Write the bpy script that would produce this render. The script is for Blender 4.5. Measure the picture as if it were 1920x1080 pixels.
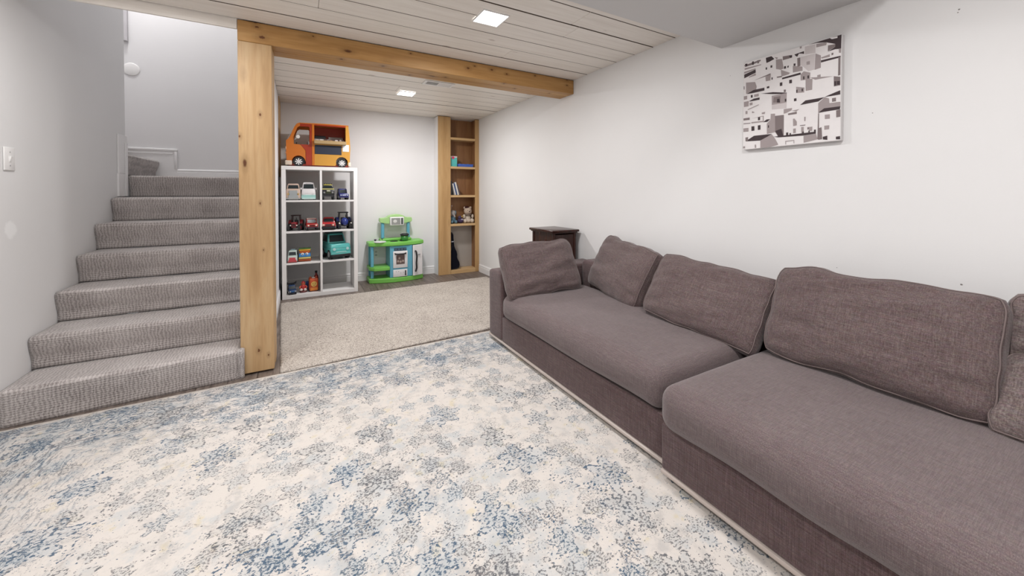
import bpy, bmesh, math, random
from mathutils import Vector, Matrix, noise
random.seed(7)
R = math.radians
scene = bpy.context.scene
for o in list(bpy.data.objects):
    bpy.data.objects.remove(o, do_unlink=True)
COL = scene.collection

# ------------------------------------------------------------------ camera
cam_d = bpy.data.cameras.new('camera')
cam = bpy.data.objects.new('camera', cam_d)
COL.objects.link(cam)
FPX, YAW, PITCH, CYPX = 708.5, R(29.236), R(0.83), 372.5
cam_d.sensor_fit = 'HORIZONTAL'
cam_d.sensor_width = 36.0
cam_d.lens = 36.0 * FPX / 1920.0
cam_d.shift_y = -(540.0 - CYPX) / 1920.0
cam_d.clip_start = 0.02
fw = Vector((math.sin(YAW) * math.cos(PITCH), math.cos(YAW) * math.cos(PITCH), -math.sin(PITCH)))
rt = Vector((math.cos(YAW), -math.sin(YAW), 0.0))
up = rt.cross(fw)
cam.matrix_world = Matrix(((rt.x, up.x, -fw.x, 0.0), (rt.y, up.y, -fw.y, 0.0), (rt.z, up.z, -fw.z, 1.17), (0, 0, 0, 1)))
scene.camera = cam

# ------------------------------------------------------------------ world, exposure
world = bpy.data.worlds.new('world')
scene.world = world
world.use_nodes = True
world.node_tree.nodes['Background'].inputs[0].default_value = (0.9, 0.95, 1.0, 1)
world.node_tree.nodes['Background'].inputs[1].default_value = 0.3
vs = scene.view_settings
vs.view_transform = 'Standard'
vs.look = 'None'
vs.gamma = 1.0
vs.use_curve_mapping = False
vs.exposure = 0.0
LAMP_W = 17.0            # watts of every ceiling panel

# ------------------------------------------------------------------ node helpers
class NT:
    def __init__(s, name):
        s.m = bpy.data.materials.new(name)
        s.m.use_nodes = True
        s.t = s.m.node_tree
        s.b = s.t.nodes['Principled BSDF']
    def n(s, kind, **kw):
        x = s.t.nodes.new(kind)
        for k, v in kw.items():
            setattr(x, k, v)
        return x
    def put(s, sock, v):
        if hasattr(v, 'links'):
            s.t.links.new(v, sock)
        elif isinstance(v, (tuple, list)) and len(v) == 3 and sock.type == 'RGBA':
            sock.default_value = (*v, 1)
        else:
            sock.default_value = v
    def coord(s, kind='Object'):
        return s.n('ShaderNodeTexCoord').outputs[kind]
    def mapping(s, v, scale=(1, 1, 1), rot=(0, 0, 0), loc=(0, 0, 0)):
        x = s.n('ShaderNodeMapping')
        s.put(x.inputs['Vector'], v)
        x.inputs['Scale'].default_value = scale
        x.inputs['Rotation'].default_value = rot
        x.inputs['Location'].default_value = loc
        return x.outputs[0]
    def noise(s, v, scale, detail=2.0, rough=0.5, dist=0.0, color=False):
        x = s.n('ShaderNodeTexNoise')
        s.put(x.inputs['Vector'], v)
        x.inputs['Scale'].default_value = scale
        x.inputs['Detail'].default_value = detail
        x.inputs['Roughness'].default_value = rough
        x.inputs['Distortion'].default_value = dist
        return x.outputs['Color' if color else 'Fac']
    def voro(s, v, scale, rnd=1.0, feature='F1', dim='3D'):
        x = s.n('ShaderNodeTexVoronoi', feature=feature, voronoi_dimensions=dim)
        s.put(x.inputs['Vector'], v)
        x.inputs['Scale'].default_value = scale
        x.inputs['Randomness'].default_value = rnd
        return x
    def math(s, op, a, b=0.0, clamp=False):
        x = s.n('ShaderNodeMath', operation=op, use_clamp=clamp)
        s.put(x.inputs[0], a)
        s.put(x.inputs[1], b)
        return x.outputs[0]
    def vmath(s, op, a, b):
        x = s.n('ShaderNodeVectorMath', operation=op)
        s.put(x.inputs[0], a)
        s.put(x.inputs[1], b)
        return x.outputs[0]
    def step(s, v, lo, hi):
        x = s.n('ShaderNodeMapRange', interpolation_type='SMOOTHSTEP')
        s.put(x.inputs['Value'], v)
        x.inputs['From Min'].default_value = min(lo, hi)
        x.inputs['From Max'].default_value = max(lo, hi)
        x.inputs['To Min'].default_value = 0.0 if lo < hi else 1.0
        x.inputs['To Max'].default_value = 1.0 if lo < hi else 0.0
        return x.outputs[0]
    def mix(s, f, a, b, blend='MIX'):
        x = s.n('ShaderNodeMix', data_type='RGBA', blend_type=blend)
        s.put(x.inputs[0], f)
        s.put(x.inputs[6], a)
        s.put(x.inputs[7], b)
        return x.outputs[2]
    def ramp(s, f, stops):
        x = s.n('ShaderNodeValToRGB')
        s.put(x.inputs[0], f)
        el = x.color_ramp.elements
        while len(el) < len(stops):
            el.new(0.5)
        for e, (p, c) in zip(el, stops):
            e.position = p
            e.color = (*c, 1)
        return x.outputs[0]
    def sep(s, v):
        x = s.n('ShaderNodeSeparateXYZ')
        s.put(x.inputs[0], v)
        return x.outputs
    def comb(s, x, y, z):
        c = s.n('ShaderNodeCombineXYZ')
        s.put(c.inputs[0], x); s.put(c.inputs[1], y); s.put(c.inputs[2], z)
        return c.outputs[0]
    def rand(s):
        return s.n('ShaderNodeObjectInfo').outputs['Random']
    def bump(s, h, strength=0.3, dist=0.01):
        x = s.n('ShaderNodeBump')
        s.put(x.inputs['Height'], h)
        x.inputs['Strength'].default_value = strength
        x.inputs['Distance'].default_value = dist
        s.t.links.new(x.outputs[0], s.b.inputs['Normal'])
    def base(s, c, rough=0.6, metal=0.0, spec=0.5):
        s.put(s.b.inputs['Base Color'], c)
        s.put(s.b.inputs['Roughness'], rough)
        s.put(s.b.inputs['Metallic'], metal)
        s.b.inputs['Specular IOR Level'].default_value = spec
        return s.m

_pl = {}
def plastic(c, rough=0.35, metal=0.0):
    k = (c, rough, metal)
    if k not in _pl:
        t = NT('plastic')
        v = t.noise(t.coord(), 30, 2)
        col = t.mix(t.math('MULTIPLY', v, 0.25), c, tuple(min(1, x * 0.75) for x in c))
        _pl[k] = t.base(col, rough, metal)
    return _pl[k]

def paint(name, c, dark=0.93, rough=0.6, patch=None, dots=()):
    t = NT(name)
    co = t.coord()
    v = t.noise(co, 1.3, 4, 0.55)
    col = t.mix(v, tuple(x * dark for x in c), c)
    if patch:
        (px, py, pz, rad) = patch
        d = t.vmath('SUBTRACT', co, (px, py, pz))
        l = t.n('ShaderNodeVectorMath', operation='LENGTH')
        t.put(l.inputs[0], d)
        dd = t.math('ADD', l.outputs['Value'], t.math('MULTIPLY', t.noise(co, 30, 4), 0.05))
        col = t.mix(t.step(dd, rad + 0.035, rad + 0.015), col, (0.86, 0.86, 0.86))
    dn = t.noise(co, 150, 2) if dots else None
    for (px, py, pz, rad) in dots:
        l = t.n('ShaderNodeVectorMath', operation='LENGTH')
        t.put(l.inputs[0], t.vmath('SUBTRACT', co, (px, py, pz)))
        dd = t.math('ADD', l.outputs['Value'], t.math('MULTIPLY', dn, rad))
        col = t.mix(t.step(dd, rad * 1.5, rad * 1.1), col, (0.22, 0.20, 0.19))
    t.bump(t.noise(co, 120, 3), 0.08, 0.002)
    return t.base(col, rough, spec=0.3)

def wood(name, axis, c0, c1, c2, knots=True, rough=0.45, kscale=1.0, spots=()):
    """pine: grain runs along axis"""
    t = NT(name)
    co = t.coord()
    co_l = co
    off = t.math('MULTIPLY', t.rand(), 37.0)
    co = t.vmath('ADD', co, t.comb(off, off, off))
    sc = [9.0, 9.0, 9.0]
    sc[axis] = 0.7
    v = t.mapping(co, tuple(sc))
    warp = t.noise(t.mapping(co, tuple(x * 0.4 for x in sc)), 1.5, 3, 0.5, color=True)
    v2 = t.vmath('ADD', v, t.vmath('MULTIPLY', warp, (1.2, 1.2, 1.2)))
    g = t.noise(v2, 1.6, 5, 0.6, 0.6)
    fine = t.noise(t.mapping(co, tuple(x * 9 for x in sc)), 1.0, 2)
    col = t.ramp(g, [(0.25, c0), (0.5, c1), (0.75, c2)])
    col = t.mix(t.math('MULTIPLY', t.step(fine, 0.45, 0.75), 0.35), col, c0)
    if knots:
        ks = [9.0 * kscale, 3.0, 9.0 * kscale]
        ks[axis] = 3.4 * kscale
        vo = t.voro(t.mapping(co, tuple(ks)), 1.0)
        d = t.math('ADD', vo.outputs['Distance'], t.math('MULTIPLY', t.noise(co, 60, 2), 0.06))
        pick = t.step(t.sep(vo.outputs['Color'])[0], 0.50, 0.54)
        kn = t.math('MULTIPLY', t.step(d, 0.15, 0.07), pick)
        ring = t.math('MULTIPLY', t.step(d, 0.34, 0.10), t.math('MULTIPLY', pick, 0.45))
        col = t.mix(ring, col, tuple(x * 0.62 for x in c0))
        col = t.mix(kn, col, (0.10, 0.035, 0.012))
    kn_ = t.noise(co_l, 90, 2) if spots else None
    for (kx_, ky_, kz_, kr_) in spots:          # knots seen in the timber, drawn out along the grain
        es = [1.0, 0.5, 1.0]
        es[axis] = 0.55
        dv = t.vmath('MULTIPLY', t.vmath('SUBTRACT', co_l, (kx_, ky_, kz_)), tuple(es))
        l = t.n('ShaderNodeVectorMath', operation='LENGTH')
        t.put(l.inputs[0], dv)
        dd = t.math('ADD', l.outputs['Value'], t.math('MULTIPLY', t.math('SUBTRACT', kn_, 0.5), kr_ * 1.2))
        col = t.mix(t.math('MULTIPLY', t.step(dd, kr_ * 3.6, kr_ * 0.8), 0.40), col, tuple(x * 0.60 for x in c0))
        col = t.mix(t.step(dd, kr_ * 1.05, kr_ * 0.55), col, (0.13, 0.045, 0.014))
    t.bump(g, 0.06, 0.004)
    return t.base(col, rough, spec=0.35)

# ------------------------------------------------------------------ materials
SPOT_P = ((0.024, -0.11, 1.677, 0.0065), (0.020, -0.11, 1.105, 0.005), (0.036, -0.11, 0.80, 0.004), (0.005, -0.11, 0.149, 0.007), (0.058, -0.11, 0.110, 0.005), (-0.085, -0.11, 1.53, 0.006))
SPOT_B = ((-1.195, -0.110, 0.042, 0.0110), (-1.221, -0.110, 0.102, 0.0070), (-1.232, -0.110, 0.133, 0.0080), (-0.902, -0.110, 0.108, 0.0040), (-0.591, -0.110, 0.148, 0.0040), (-0.238, -0.110, 0.111, 0.0050), (0.239, -0.110, 0.074, 0.0090), (0.296, -0.110, 0.101, 0.0060), (0.456, -0.110, 0.095, 0.0080), (0.601, -0.110, 0.081, 0.0070), (0.896, -0.110, 0.111, 0.0060), (1.261, -0.110, 0.126, 0.0070), (1.261, -0.110, 0.074, 0.0060), (-0.722, -0.055, 0.000, 0.0070), (-0.432, -0.047, 0.000, 0.0080), (-0.200, 0.075, 0.000, 0.0070), (0.074, -0.013, 0.000, 0.0070), (0.586, -0.089, 0.000, 0.0060), (0.744, -0.002, 0.000, 0.0060), (1.118, -0.020, 0.000, 0.0050))
M = {}
M['wall'] = paint('wall_paint', (0.82, 0.812, 0.818))
M['wall_r'] = paint('wall_paint_right', (0.82, 0.815, 0.815), dots=((2.33, 0.460, 1.913, 0.0035), (2.33, 0.463, 1.902, 0.0025), (2.33, 0.441, 0.800, 0.004), (2.33, 0.448, 0.766, 0.0025), (2.33, 1.393, 1.898, 0.0022), (2.33, 0.721, 1.544, 0.0025), (2.33, 0.848, 0.799, 0.002)))
M['wall_l'] = paint('wall_paint_left', (0.80, 0.795, 0.795), patch=(-1.315, 2.985, 0.985, 0.045))
M['soffit'] = paint('soffit_paint', (0.66, 0.655, 0.655))
M['trim'] = paint('trim_white', (0.84, 0.83, 0.83), 0.97, 0.35)
M['white'] = plastic((0.86, 0.85, 0.84), 0.4)
M['post'] = wood('pine_post', 2, (0.36, 0.215, 0.10), (0.48, 0.310, 0.155), (0.54, 0.375, 0.21), spots=SPOT_P)
M['beam'] = wood('pine_beam', 0, (0.33, 0.165, 0.052), (0.45, 0.245, 0.085), (0.54, 0.325, 0.13), spots=SPOT_B)
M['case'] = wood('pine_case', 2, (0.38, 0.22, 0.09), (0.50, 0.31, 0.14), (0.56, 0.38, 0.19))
M['case_x'] = wood('pine_shelf', 0, (0.50, 0.31, 0.14), (0.60, 0.40, 0.20), (0.68, 0.49, 0.28))
M['case_shaded'] = wood('pine_shaded', 2, (0.19, 0.085, 0.035), (0.27, 0.13, 0.055), (0.32, 0.17, 0.075), knots=False)  # darker than the case pine: shade inside the bays put into the colour
M['ceil'] = wood('whitewashed_plank', 0, (0.66, 0.60, 0.545), (0.72, 0.665, 0.61), (0.76, 0.705, 0.655), rough=0.5, kscale=0.8)
M['cherry'] = wood('dark_cherry', 2, (0.022, 0.007, 0.005), (0.040, 0.012, 0.008), (0.065, 0.02, 0.012), knots=False, rough=0.22)
M['groove'] = plastic((0.10, 0.07, 0.05), 0.9)  # plank sides darkened, so the shade of the seams is in the colour
M['void'] = plastic((0.03, 0.025, 0.025), 0.9)
M['concrete'] = paint('grey_backing', (0.46, 0.42, 0.38), 0.75, 0.8)
M['rail'] = wood('pale_rail', 1, (0.44, 0.37, 0.33), (0.52, 0.45, 0.41), (0.58, 0.52, 0.48), knots=False, rough=0.3)
# the ceiling planks: their knots are only faint through the whitewash
def ceil_mat():
    t = NT('whitewashed_board')
    co = t.vmath('ADD', t.coord(), t.comb(t.math('MULTIPLY', t.rand(), 31.0), t.math('MULTIPLY', t.rand(), 17.0), 0.0))
    g = t.noise(t.mapping(co, (1.2, 22, 22)), 1.5, 5, 0.65, 0.4)
    col = t.ramp(g, [(0.25, (0.76, 0.705, 0.645)), (0.55, (0.87, 0.825, 0.77)), (0.8, (0.90, 0.86, 0.81))])
    vo = t.voro(t.mapping(co, (3.0, 6.5, 6.5)), 1.0)
    d = t.math('ADD', vo.outputs['Distance'], t.math('MULTIPLY', t.noise(co, 50, 2), 0.08))
    pick = t.step(t.sep(vo.outputs['Color'])[1], 0.70, 0.74)
    col = t.mix(t.math('MULTIPLY', t.math('MULTIPLY', t.step(d, 0.17, 0.10), pick), 0.55), col, (0.36, 0.27, 0.22))
    col = t.mix(t.math('MULTIPLY', t.rand(), 0.12), col, (0.55, 0.48, 0.43))
    t.bump(g, 0.08, 0.003)
    return t.base(col, 0.45, spec=0.4)
M['ceil'] = ceil_mat()
def vinyl_mat():
    t = NT('grey_brown_vinyl')
    co = t.vmath('ADD', t.coord(), t.comb(t.math('MULTIPLY', t.rand(), 31.0), t.math('MULTIPLY', t.rand(), 57.0), 0.0))
    g = t.noise(t.mapping(co, (26, 2.2, 1)), 1.4, 6, 0.65, 0.8)
    col = t.ramp(g, [(0.28, (0.075, 0.055, 0.045)), (0.5, (0.17, 0.135, 0.115)), (0.72, (0.28, 0.235, 0.205))])
    col = t.mix(t.math('MULTIPLY', t.rand(), 0.4), col, (0.10, 0.075, 0.065))
    t.bump(g, 0.1, 0.002)
    return t.base(col, 0.45)
M['vinyl'] = vinyl_mat()
def fabric_mat(name, dark, mid, light, flecks=1.0, scale=1.0):
    t = NT(name)
    co = t.coord()
    sx = t.noise(t.mapping(co, (14 * scale, 330 * scale, 330 * scale)), 1.0, 2, 0.6)
    sy = t.noise(t.mapping(co, (330 * scale, 14 * scale, 330 * scale)), 1.0, 2, 0.6)
    sz = t.noise(t.mapping(co, (330 * scale, 330 * scale, 14 * scale)), 1.0, 2, 0.6)
    w = t.math('MULTIPLY', t.math('ADD', t.math('ADD', sx, sy), sz), 1 / 3.0)
    big = t.noise(co, 4.0, 3, 0.55)
    w2 = t.math('ADD', w, t.math('MULTIPLY', t.math('SUBTRACT', big, 0.5), 0.12))
    col = t.ramp(w2, [(0.36, dark), (0.5, mid), (0.64, light)])
    hue = t.noise(t.mapping(co, (60 * scale, 60 * scale, 200 * scale)), 1.0, 2, color=True)
    col = t.mix(0.16 * flecks, col, t.mix(1.0, col, hue, 'OVERLAY'))
    t.bump(w, 0.35, 0.0025)
    t.b.inputs['Sheen Weight'].default_value = 0.25
    t.b.inputs['Sheen Roughness'].default_value = 0.5
    return t.base(col, 0.9, spec=0.15)
M['sofa'] = fabric_mat('taupe_linen_shaded', (0.062, 0.036, 0.038), (0.104, 0.068, 0.069), (0.168, 0.122, 0.120))  # same fabric as the seats, shade of the base put into the colour
M['sofa_lit'] = fabric_mat('taupe_linen_lit', (0.088, 0.062, 0.064), (0.132, 0.100, 0.101), (0.192, 0.152, 0.150), 0.6, 1.4)  # same fabric, brighter: sheen of the lit tops put into the colour
M['pillow'] = fabric_mat('taupe_cushion_linen', (0.070, 0.045, 0.046), (0.117, 0.084, 0.083), (0.185, 0.143, 0.137))
M['pillow2'] = fabric_mat('pale_taupe_linen', (0.085, 0.058, 0.058), (0.155, 0.120, 0.116), (0.25, 0.205, 0.195), 1.0, 0.8)
M['piping'] = plastic((0.17, 0.13, 0.125), 0.9)
def stair_mat():
    t = NT('looped_stair_carpet')
    co = t.coord()
    x, y, z = t.sep(co)
    # staggered loops, in the plane of riser (x,z) and tread (x,y)
    yz = t.math('SUBTRACT', z, y)
    u = t.math('MULTIPLY', x, 62.0)
    v = t.math('MULTIPLY', yz, 75.0)
    wob = t.noise(co, 25, 2)
    u2 = t.math('ADD', u, t.math('MULTIPLY', wob, 2.0))
    p = t.math('MULTIPLY', t.math('SINE', t.math('MULTIPLY', t.math('ADD', u2, v), 3.1416)), t.math('SINE', t.math('MULTIPLY', t.math('SUBTRACT', u2, v), 3.1416)))
    p = t.math('ADD', t.math('MULTIPLY', p, 0.25), 0.5)
    f = t.noise(co, 260, 3, 0.7)
    big = t.noise(co, 5, 4, 0.6)
    w = t.math('ADD', t.math('MULTIPLY', p, 0.45), t.math('MULTIPLY', f, 0.55))
    w = t.math('ADD', w, t.math('MULTIPLY', t.math('SUBTRACT', big, 0.5), 0.25))
    col = t.ramp(w, [(0.30, (0.13, 0.11, 0.105)), (0.5, (0.42, 0.38, 0.365)), (0.68, (0.64, 0.595, 0.58))])
    t.bump(t.math('ADD', t.math('MULTIPLY', p, 0.6), t.math('MULTIPLY', f, 0.5)), 0.6, 0.008)
    t.b.inputs['Sheen Weight'].default_value = 0.3
    return t.base(col, 0.95, spec=0.1)
M['stair'] = stair_mat()
def pile_mat():
    t = NT('speckled_pile_carpet')
    co = t.coord()
    f = t.noise(co, 130, 3, 0.7)
    f2 = t.noise(co, 55, 3, 0.6)
    big = t.noise(co, 3.0, 3, 0.5)
    w = t.math('ADD', t.math('MULTIPLY', f, 0.7), t.math('MULTIPLY', f2, 0.3))
    w = t.math('ADD', w, t.math('MULTIPLY', t.math('SUBTRACT', big, 0.5), 0.12))
    col = t.ramp(w, [(0.36, (0.16, 0.13, 0.11)), (0.44, (0.42, 0.37, 0.33)), (0.53, (0.60, 0.545, 0.49)), (0.66, (0.74, 0.69, 0.63))])
    t.bump(w, 0.9, 0.012)
    return t.base(col, 0.95, spec=0.1)
M['pile'] = pile_mat()
RUG_HX, RUG_HY = 1.60, 1.72
def rug_mat():
    t = NT('faded_floral_rug')
    co0 = t.coord()
    wv = t.vmath('MULTIPLY', t.vmath('SUBTRACT', t.noise(co0, 16, 3, color=True), (0.5, 0.5, 0.5)), (0.12, 0.12, 0.0))
    co = t.vmath('ADD', co0, wv)
    x, y, z = t.sep(co)
    def edge(xx, yy):
        return t.math('MINIMUM', t.math('SUBTRACT', RUG_HX, t.math('ABSOLUTE', xx)), t.math('SUBTRACT', RUG_HY, t.math('ABSOLUTE', yy)))
    de = edge(x, y)
    x0, y0, _ = t.sep(co0)
    de0 = edge(x0, y0)
    border = t.math('MULTIPLY', t.step(de, 0.40, 0.32), t.step(de0, 0.03, 0.05))
    inborder = t.math('MULTIPLY', t.step(de, 0.66, 0.42), 0.5)
    rad = t.math('SQRT', t.math('ADD', t.math('MULTIPLY', x, x), t.math('MULTIPLY', t.math('MULTIPLY', y, y), 0.7)))
    medal = t.math('MULTIPLY', t.step(rad, 0.90, 0.30), 0.85)
    dense = t.math('MAXIMUM', t.math('MAXIMUM', border, inborder), medal)
    big = t.noise(co0, 2.2, 3, 0.55)
    wash = t.noise(co0, 12.0, 6, 0.68)
    col = t.mix(big, (0.63, 0.59, 0.545), (0.655, 0.605, 0.57))
    # soft faded washes: warm grey, pale blue, straw
    g1 = t.step(t.math('ADD', wash, t.math('MULTIPLY', dense, 0.05)), 0.50, 0.68)
    col = t.mix(t.math('MULTIPLY', g1, 0.58), col, (0.40, 0.39, 0.385))
    bl = t.noise(t.mapping(co0, loc=(5, 3, 0)), 10.0, 6, 0.70)
    b1 = t.step(t.math('ADD', bl, t.math('MULTIPLY', dense, 0.13)), 0.52, 0.70)
    col = t.mix(t.math('MULTIPLY', b1, 0.52), col, (0.42, 0.47, 0.505))
    yl = t.noise(t.mapping(co0, loc=(9, 1, 0)), 13.0, 4, 0.6)
    col = t.mix(t.math('MULTIPLY', t.step(yl, 0.60, 0.70), 0.45), col, (0.60, 0.51, 0.30))
    # broken little marks that gather into blossoms
    spk1 = t.noise(t.mapping(co0, (76, 108, 1), loc=(2, 0, 0)), 1.0, 2.5, 0.6)
    spk2 = t.noise(t.mapping(co0, (120, 165, 1), loc=(8, 4, 0)), 1.0, 2.0, 0.6)
    ang = t.math('ARCTAN2', y, x)
    lob0 = t.math('MULTIPLY', rad, t.math('ADD', 1.0, t.math('MULTIPLY', t.math('SINE', t.math('MULTIPLY', ang, 8.0)), 0.11)))
    rings = 0.0
    for rr0 in (0.18, 0.40, 0.66, 0.94, 1.22):
        rings = t.math('MAXIMUM', rings, t.step(t.math('ABSOLUTE', t.math('SUBTRACT', lob0, rr0)), 0.050, 0.010))
    rings = t.math('MULTIPLY', rings, t.step(big, 0.36, 0.58))
    coq = t.comb(x0, y0, 0.0)
    cow = t.vmath('ADD', coq, t.vmath('MULTIPLY', t.vmath('SUBTRACT', t.noise(coq, 26, 2, color=True), (0.5, 0.5, 0.5)), (0.022, 0.022, 0.0)))
    def flowers(scale, R0, petals, wd, seed, brk, lo, keep):
        """one little flower in every cell: lobed outline, inner ring, core, all broken by wear"""
        v = t.vmath('ADD', cow, (seed, seed * 1.7, 0.0))
        vo = t.voro(v, scale, 0.85, dim='2D')
        rnd = t.sep(vo.outputs['Color'])
        lx, ly, _z = t.sep(t.vmath('MULTIPLY', t.vmath('SUBTRACT', v, vo.outputs['Position']), (scale, scale, 0.0)))
        r_ = t.math('SQRT', t.math('ADD', t.math('MULTIPLY', lx, lx), t.math('MULTIPLY', ly, ly)))
        th = t.math('ARCTAN2', ly, lx)
        size = t.math('ADD', R0 * 0.75, t.math('MULTIPLY', rnd[2], R0 * 0.4))
        lobe = t.math('MULTIPLY', size, t.math('ADD', 0.76, t.math('MULTIPLY', t.math('COSINE', t.math('ADD', t.math('MULTIPLY', th, petals), t.math('MULTIPLY', rnd[0], 6.28))), 0.24)))
        outl = t.step(t.math('ABSOLUTE', t.math('SUBTRACT', r_, lobe)), wd, wd * 0.45)
        inn = t.step(t.math('ABSOLUTE', t.math('SUBTRACT', r_, t.math('MULTIPLY', lobe, 0.50))), wd * 0.8, wd * 0.35)
        core = t.step(r_, R0 * 0.22, R0 * 0.12)
        fill = t.math('MULTIPLY', t.step(t.math('SUBTRACT', r_, lobe), 0.04, -0.05), t.step(rnd[1], keep - 0.05, keep + 0.05))
        wear = t.math('ADD', brk, t.math('ADD', t.math('MULTIPLY', t.math('SUBTRACT', big, 0.5), 0.12), t.math('MULTIPLY', dense, 0.03)))
        m = t.math('MULTIPLY', t.math('MAXIMUM', t.math('MAXIMUM', outl, t.math('MULTIPLY', inn, 0.9)), core), t.step(wear, lo, lo + 0.04))
        m = t.math('MULTIPLY', m, t.step(t.math('ADD', rnd[1], t.math('MULTIPLY', dense, 0.2)), keep - 0.05, keep + 0.05))
        m = t.math('MAXIMUM', m, t.math('MULTIPLY', t.step(wear, lo + 0.125, lo + 0.15), fill))
        return m, fill, rnd
    m1, fill1, rnd1 = flowers(4.3, 0.40, 6.0, 0.055, 1.7, spk1, 0.508, 0.38)
    m2, fill2, rnd2 = flowers(8.5, 0.40, 5.0, 0.075, 7.3, spk2, 0.505, 0.32)
    m3, fill3, rnd3 = flowers(13.5, 0.38, 4.0, 0.100, 3.1, spk2, 0.560, 0.55)
    col = t.mix(t.math('MULTIPLY', fill1, 0.34), col, t.mix(rnd1[0], (0.46, 0.45, 0.42), (0.33, 0.41, 0.48)))
    col = t.mix(t.math('MULTIPLY', fill2, 0.34), col, t.mix(rnd2[0], (0.44, 0.43, 0.41), (0.40, 0.46, 0.50)))
    # scattered crumbs and the medallion's scalloped rings
    sc = t.math('ADD', spk1, t.math('ADD', t.math('MULTIPLY', rings, 0.085), t.math('ADD', t.math('MULTIPLY', dense, 0.03), t.math('MULTIPLY', t.math('SUBTRACT', big, 0.5), 0.12))))
    m0 = t.step(sc, 0.665, 0.690)
    col = t.mix(t.math('MULTIPLY', m3, 0.70), col, t.mix(rnd3[0], (0.24, 0.235, 0.235), (0.12, 0.16, 0.20)))
    ink2 = t.mix(t.step(t.math('ADD', rnd2[0], t.math('MULTIPLY', dense, 0.2)), 0.70, 0.88), (0.115, 0.117, 0.128), (0.035, 0.085, 0.14))
    col = t.mix(t.math('MULTIPLY', m2, 0.86), col, ink2)
    ink1 = t.mix(t.step(t.math('ADD', rnd1[0], t.math('MULTIPLY', dense, 0.25)), 0.60, 0.76), (0.080, 0.088, 0.105), (0.016, 0.068, 0.135))
    col = t.mix(t.math('MULTIPLY', t.math('MAXIMUM', m1, m0), 0.92), col, ink1)
    # border: marks drawn out along it, fine ruled lines
    st = t.noise(t.mapping(co0, (22, 95, 1), loc=(3, 3, 0)), 1.0, 3, 0.7)
    stv = t.noise(t.mapping(co0, (95, 22, 1), loc=(3, 3, 0)), 1.0, 3, 0.7)
    isx = t.step(t.math('SUBTRACT', t.math('SUBTRACT', RUG_HX, t.math('ABSOLUTE', x)), t.math('SUBTRACT', RUG_HY, t.math('ABSOLUTE', y))), -0.02, 0.02)
    ss = t.math('ADD', t.math('MULTIPLY', st, isx), t.math('MULTIPLY', stv, t.math('SUBTRACT', 1.0, isx)))
    patch = t.step(bl, 0.44, 0.58)
    sm = t.math('MULTIPLY', t.step(t.math('ADD', ss, t.math('MULTIPLY', patch, 0.05)), 0.56, 0.60), t.math('MAXIMUM', border, t.math('MULTIPLY', inborder, 1.2)))
    col = t.mix(t.math('MULTIPLY', sm, 0.80), col, t.mix(patch, (0.14, 0.15, 0.17), (0.030, 0.085, 0.15)))
    for c, wd in ((0.070, 0.006), (0.100, 0.005), (0.310, 0.006), (0.350, 0.005)):
        ln = t.step(t.math('ABSOLUTE', t.math('SUBTRACT', t.math('ADD', t.math('MULTIPLY', de, 0.25), t.math('MULTIPLY', de0, 0.75)), c)), wd, wd * 0.4)
        col = t.mix(t.math('MULTIPLY', t.math('MULTIPLY', ln, t.step(ss, 0.38, 0.50)), 0.75), col, (0.22, 0.225, 0.24))
    # thin broken vines
    vd = t.voro(t.mapping(co, loc=(4, 9, 0)), 2.6, 1.0, feature='DISTANCE_TO_EDGE', dim='2D').outputs['Distance']
    col = t.mix(t.math('MULTIPLY', t.math('MULTIPLY', t.step(vd, 0.018, 0.008), t.step(spk2, 0.46, 0.54)), 0.35), col, (0.30, 0.26, 0.25))
    col = t.mix(t.step(de0, 0.030, 0.022), col, (0.64, 0.59, 0.54))
    fz = t.noise(co0, 260, 2, 0.6)
    col = t.mix(t.math('MULTIPLY', fz, 0.20), col, (0.45, 0.42, 0.39))
    t.bump(t.math('ADD', t.math('MULTIPLY', fz, 0.6), t.math('MULTIPLY', wash, 0.4)), 0.35, 0.005)
    return t.base(col, 0.95, spec=0.1)
M['rug'] = rug_mat()

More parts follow.
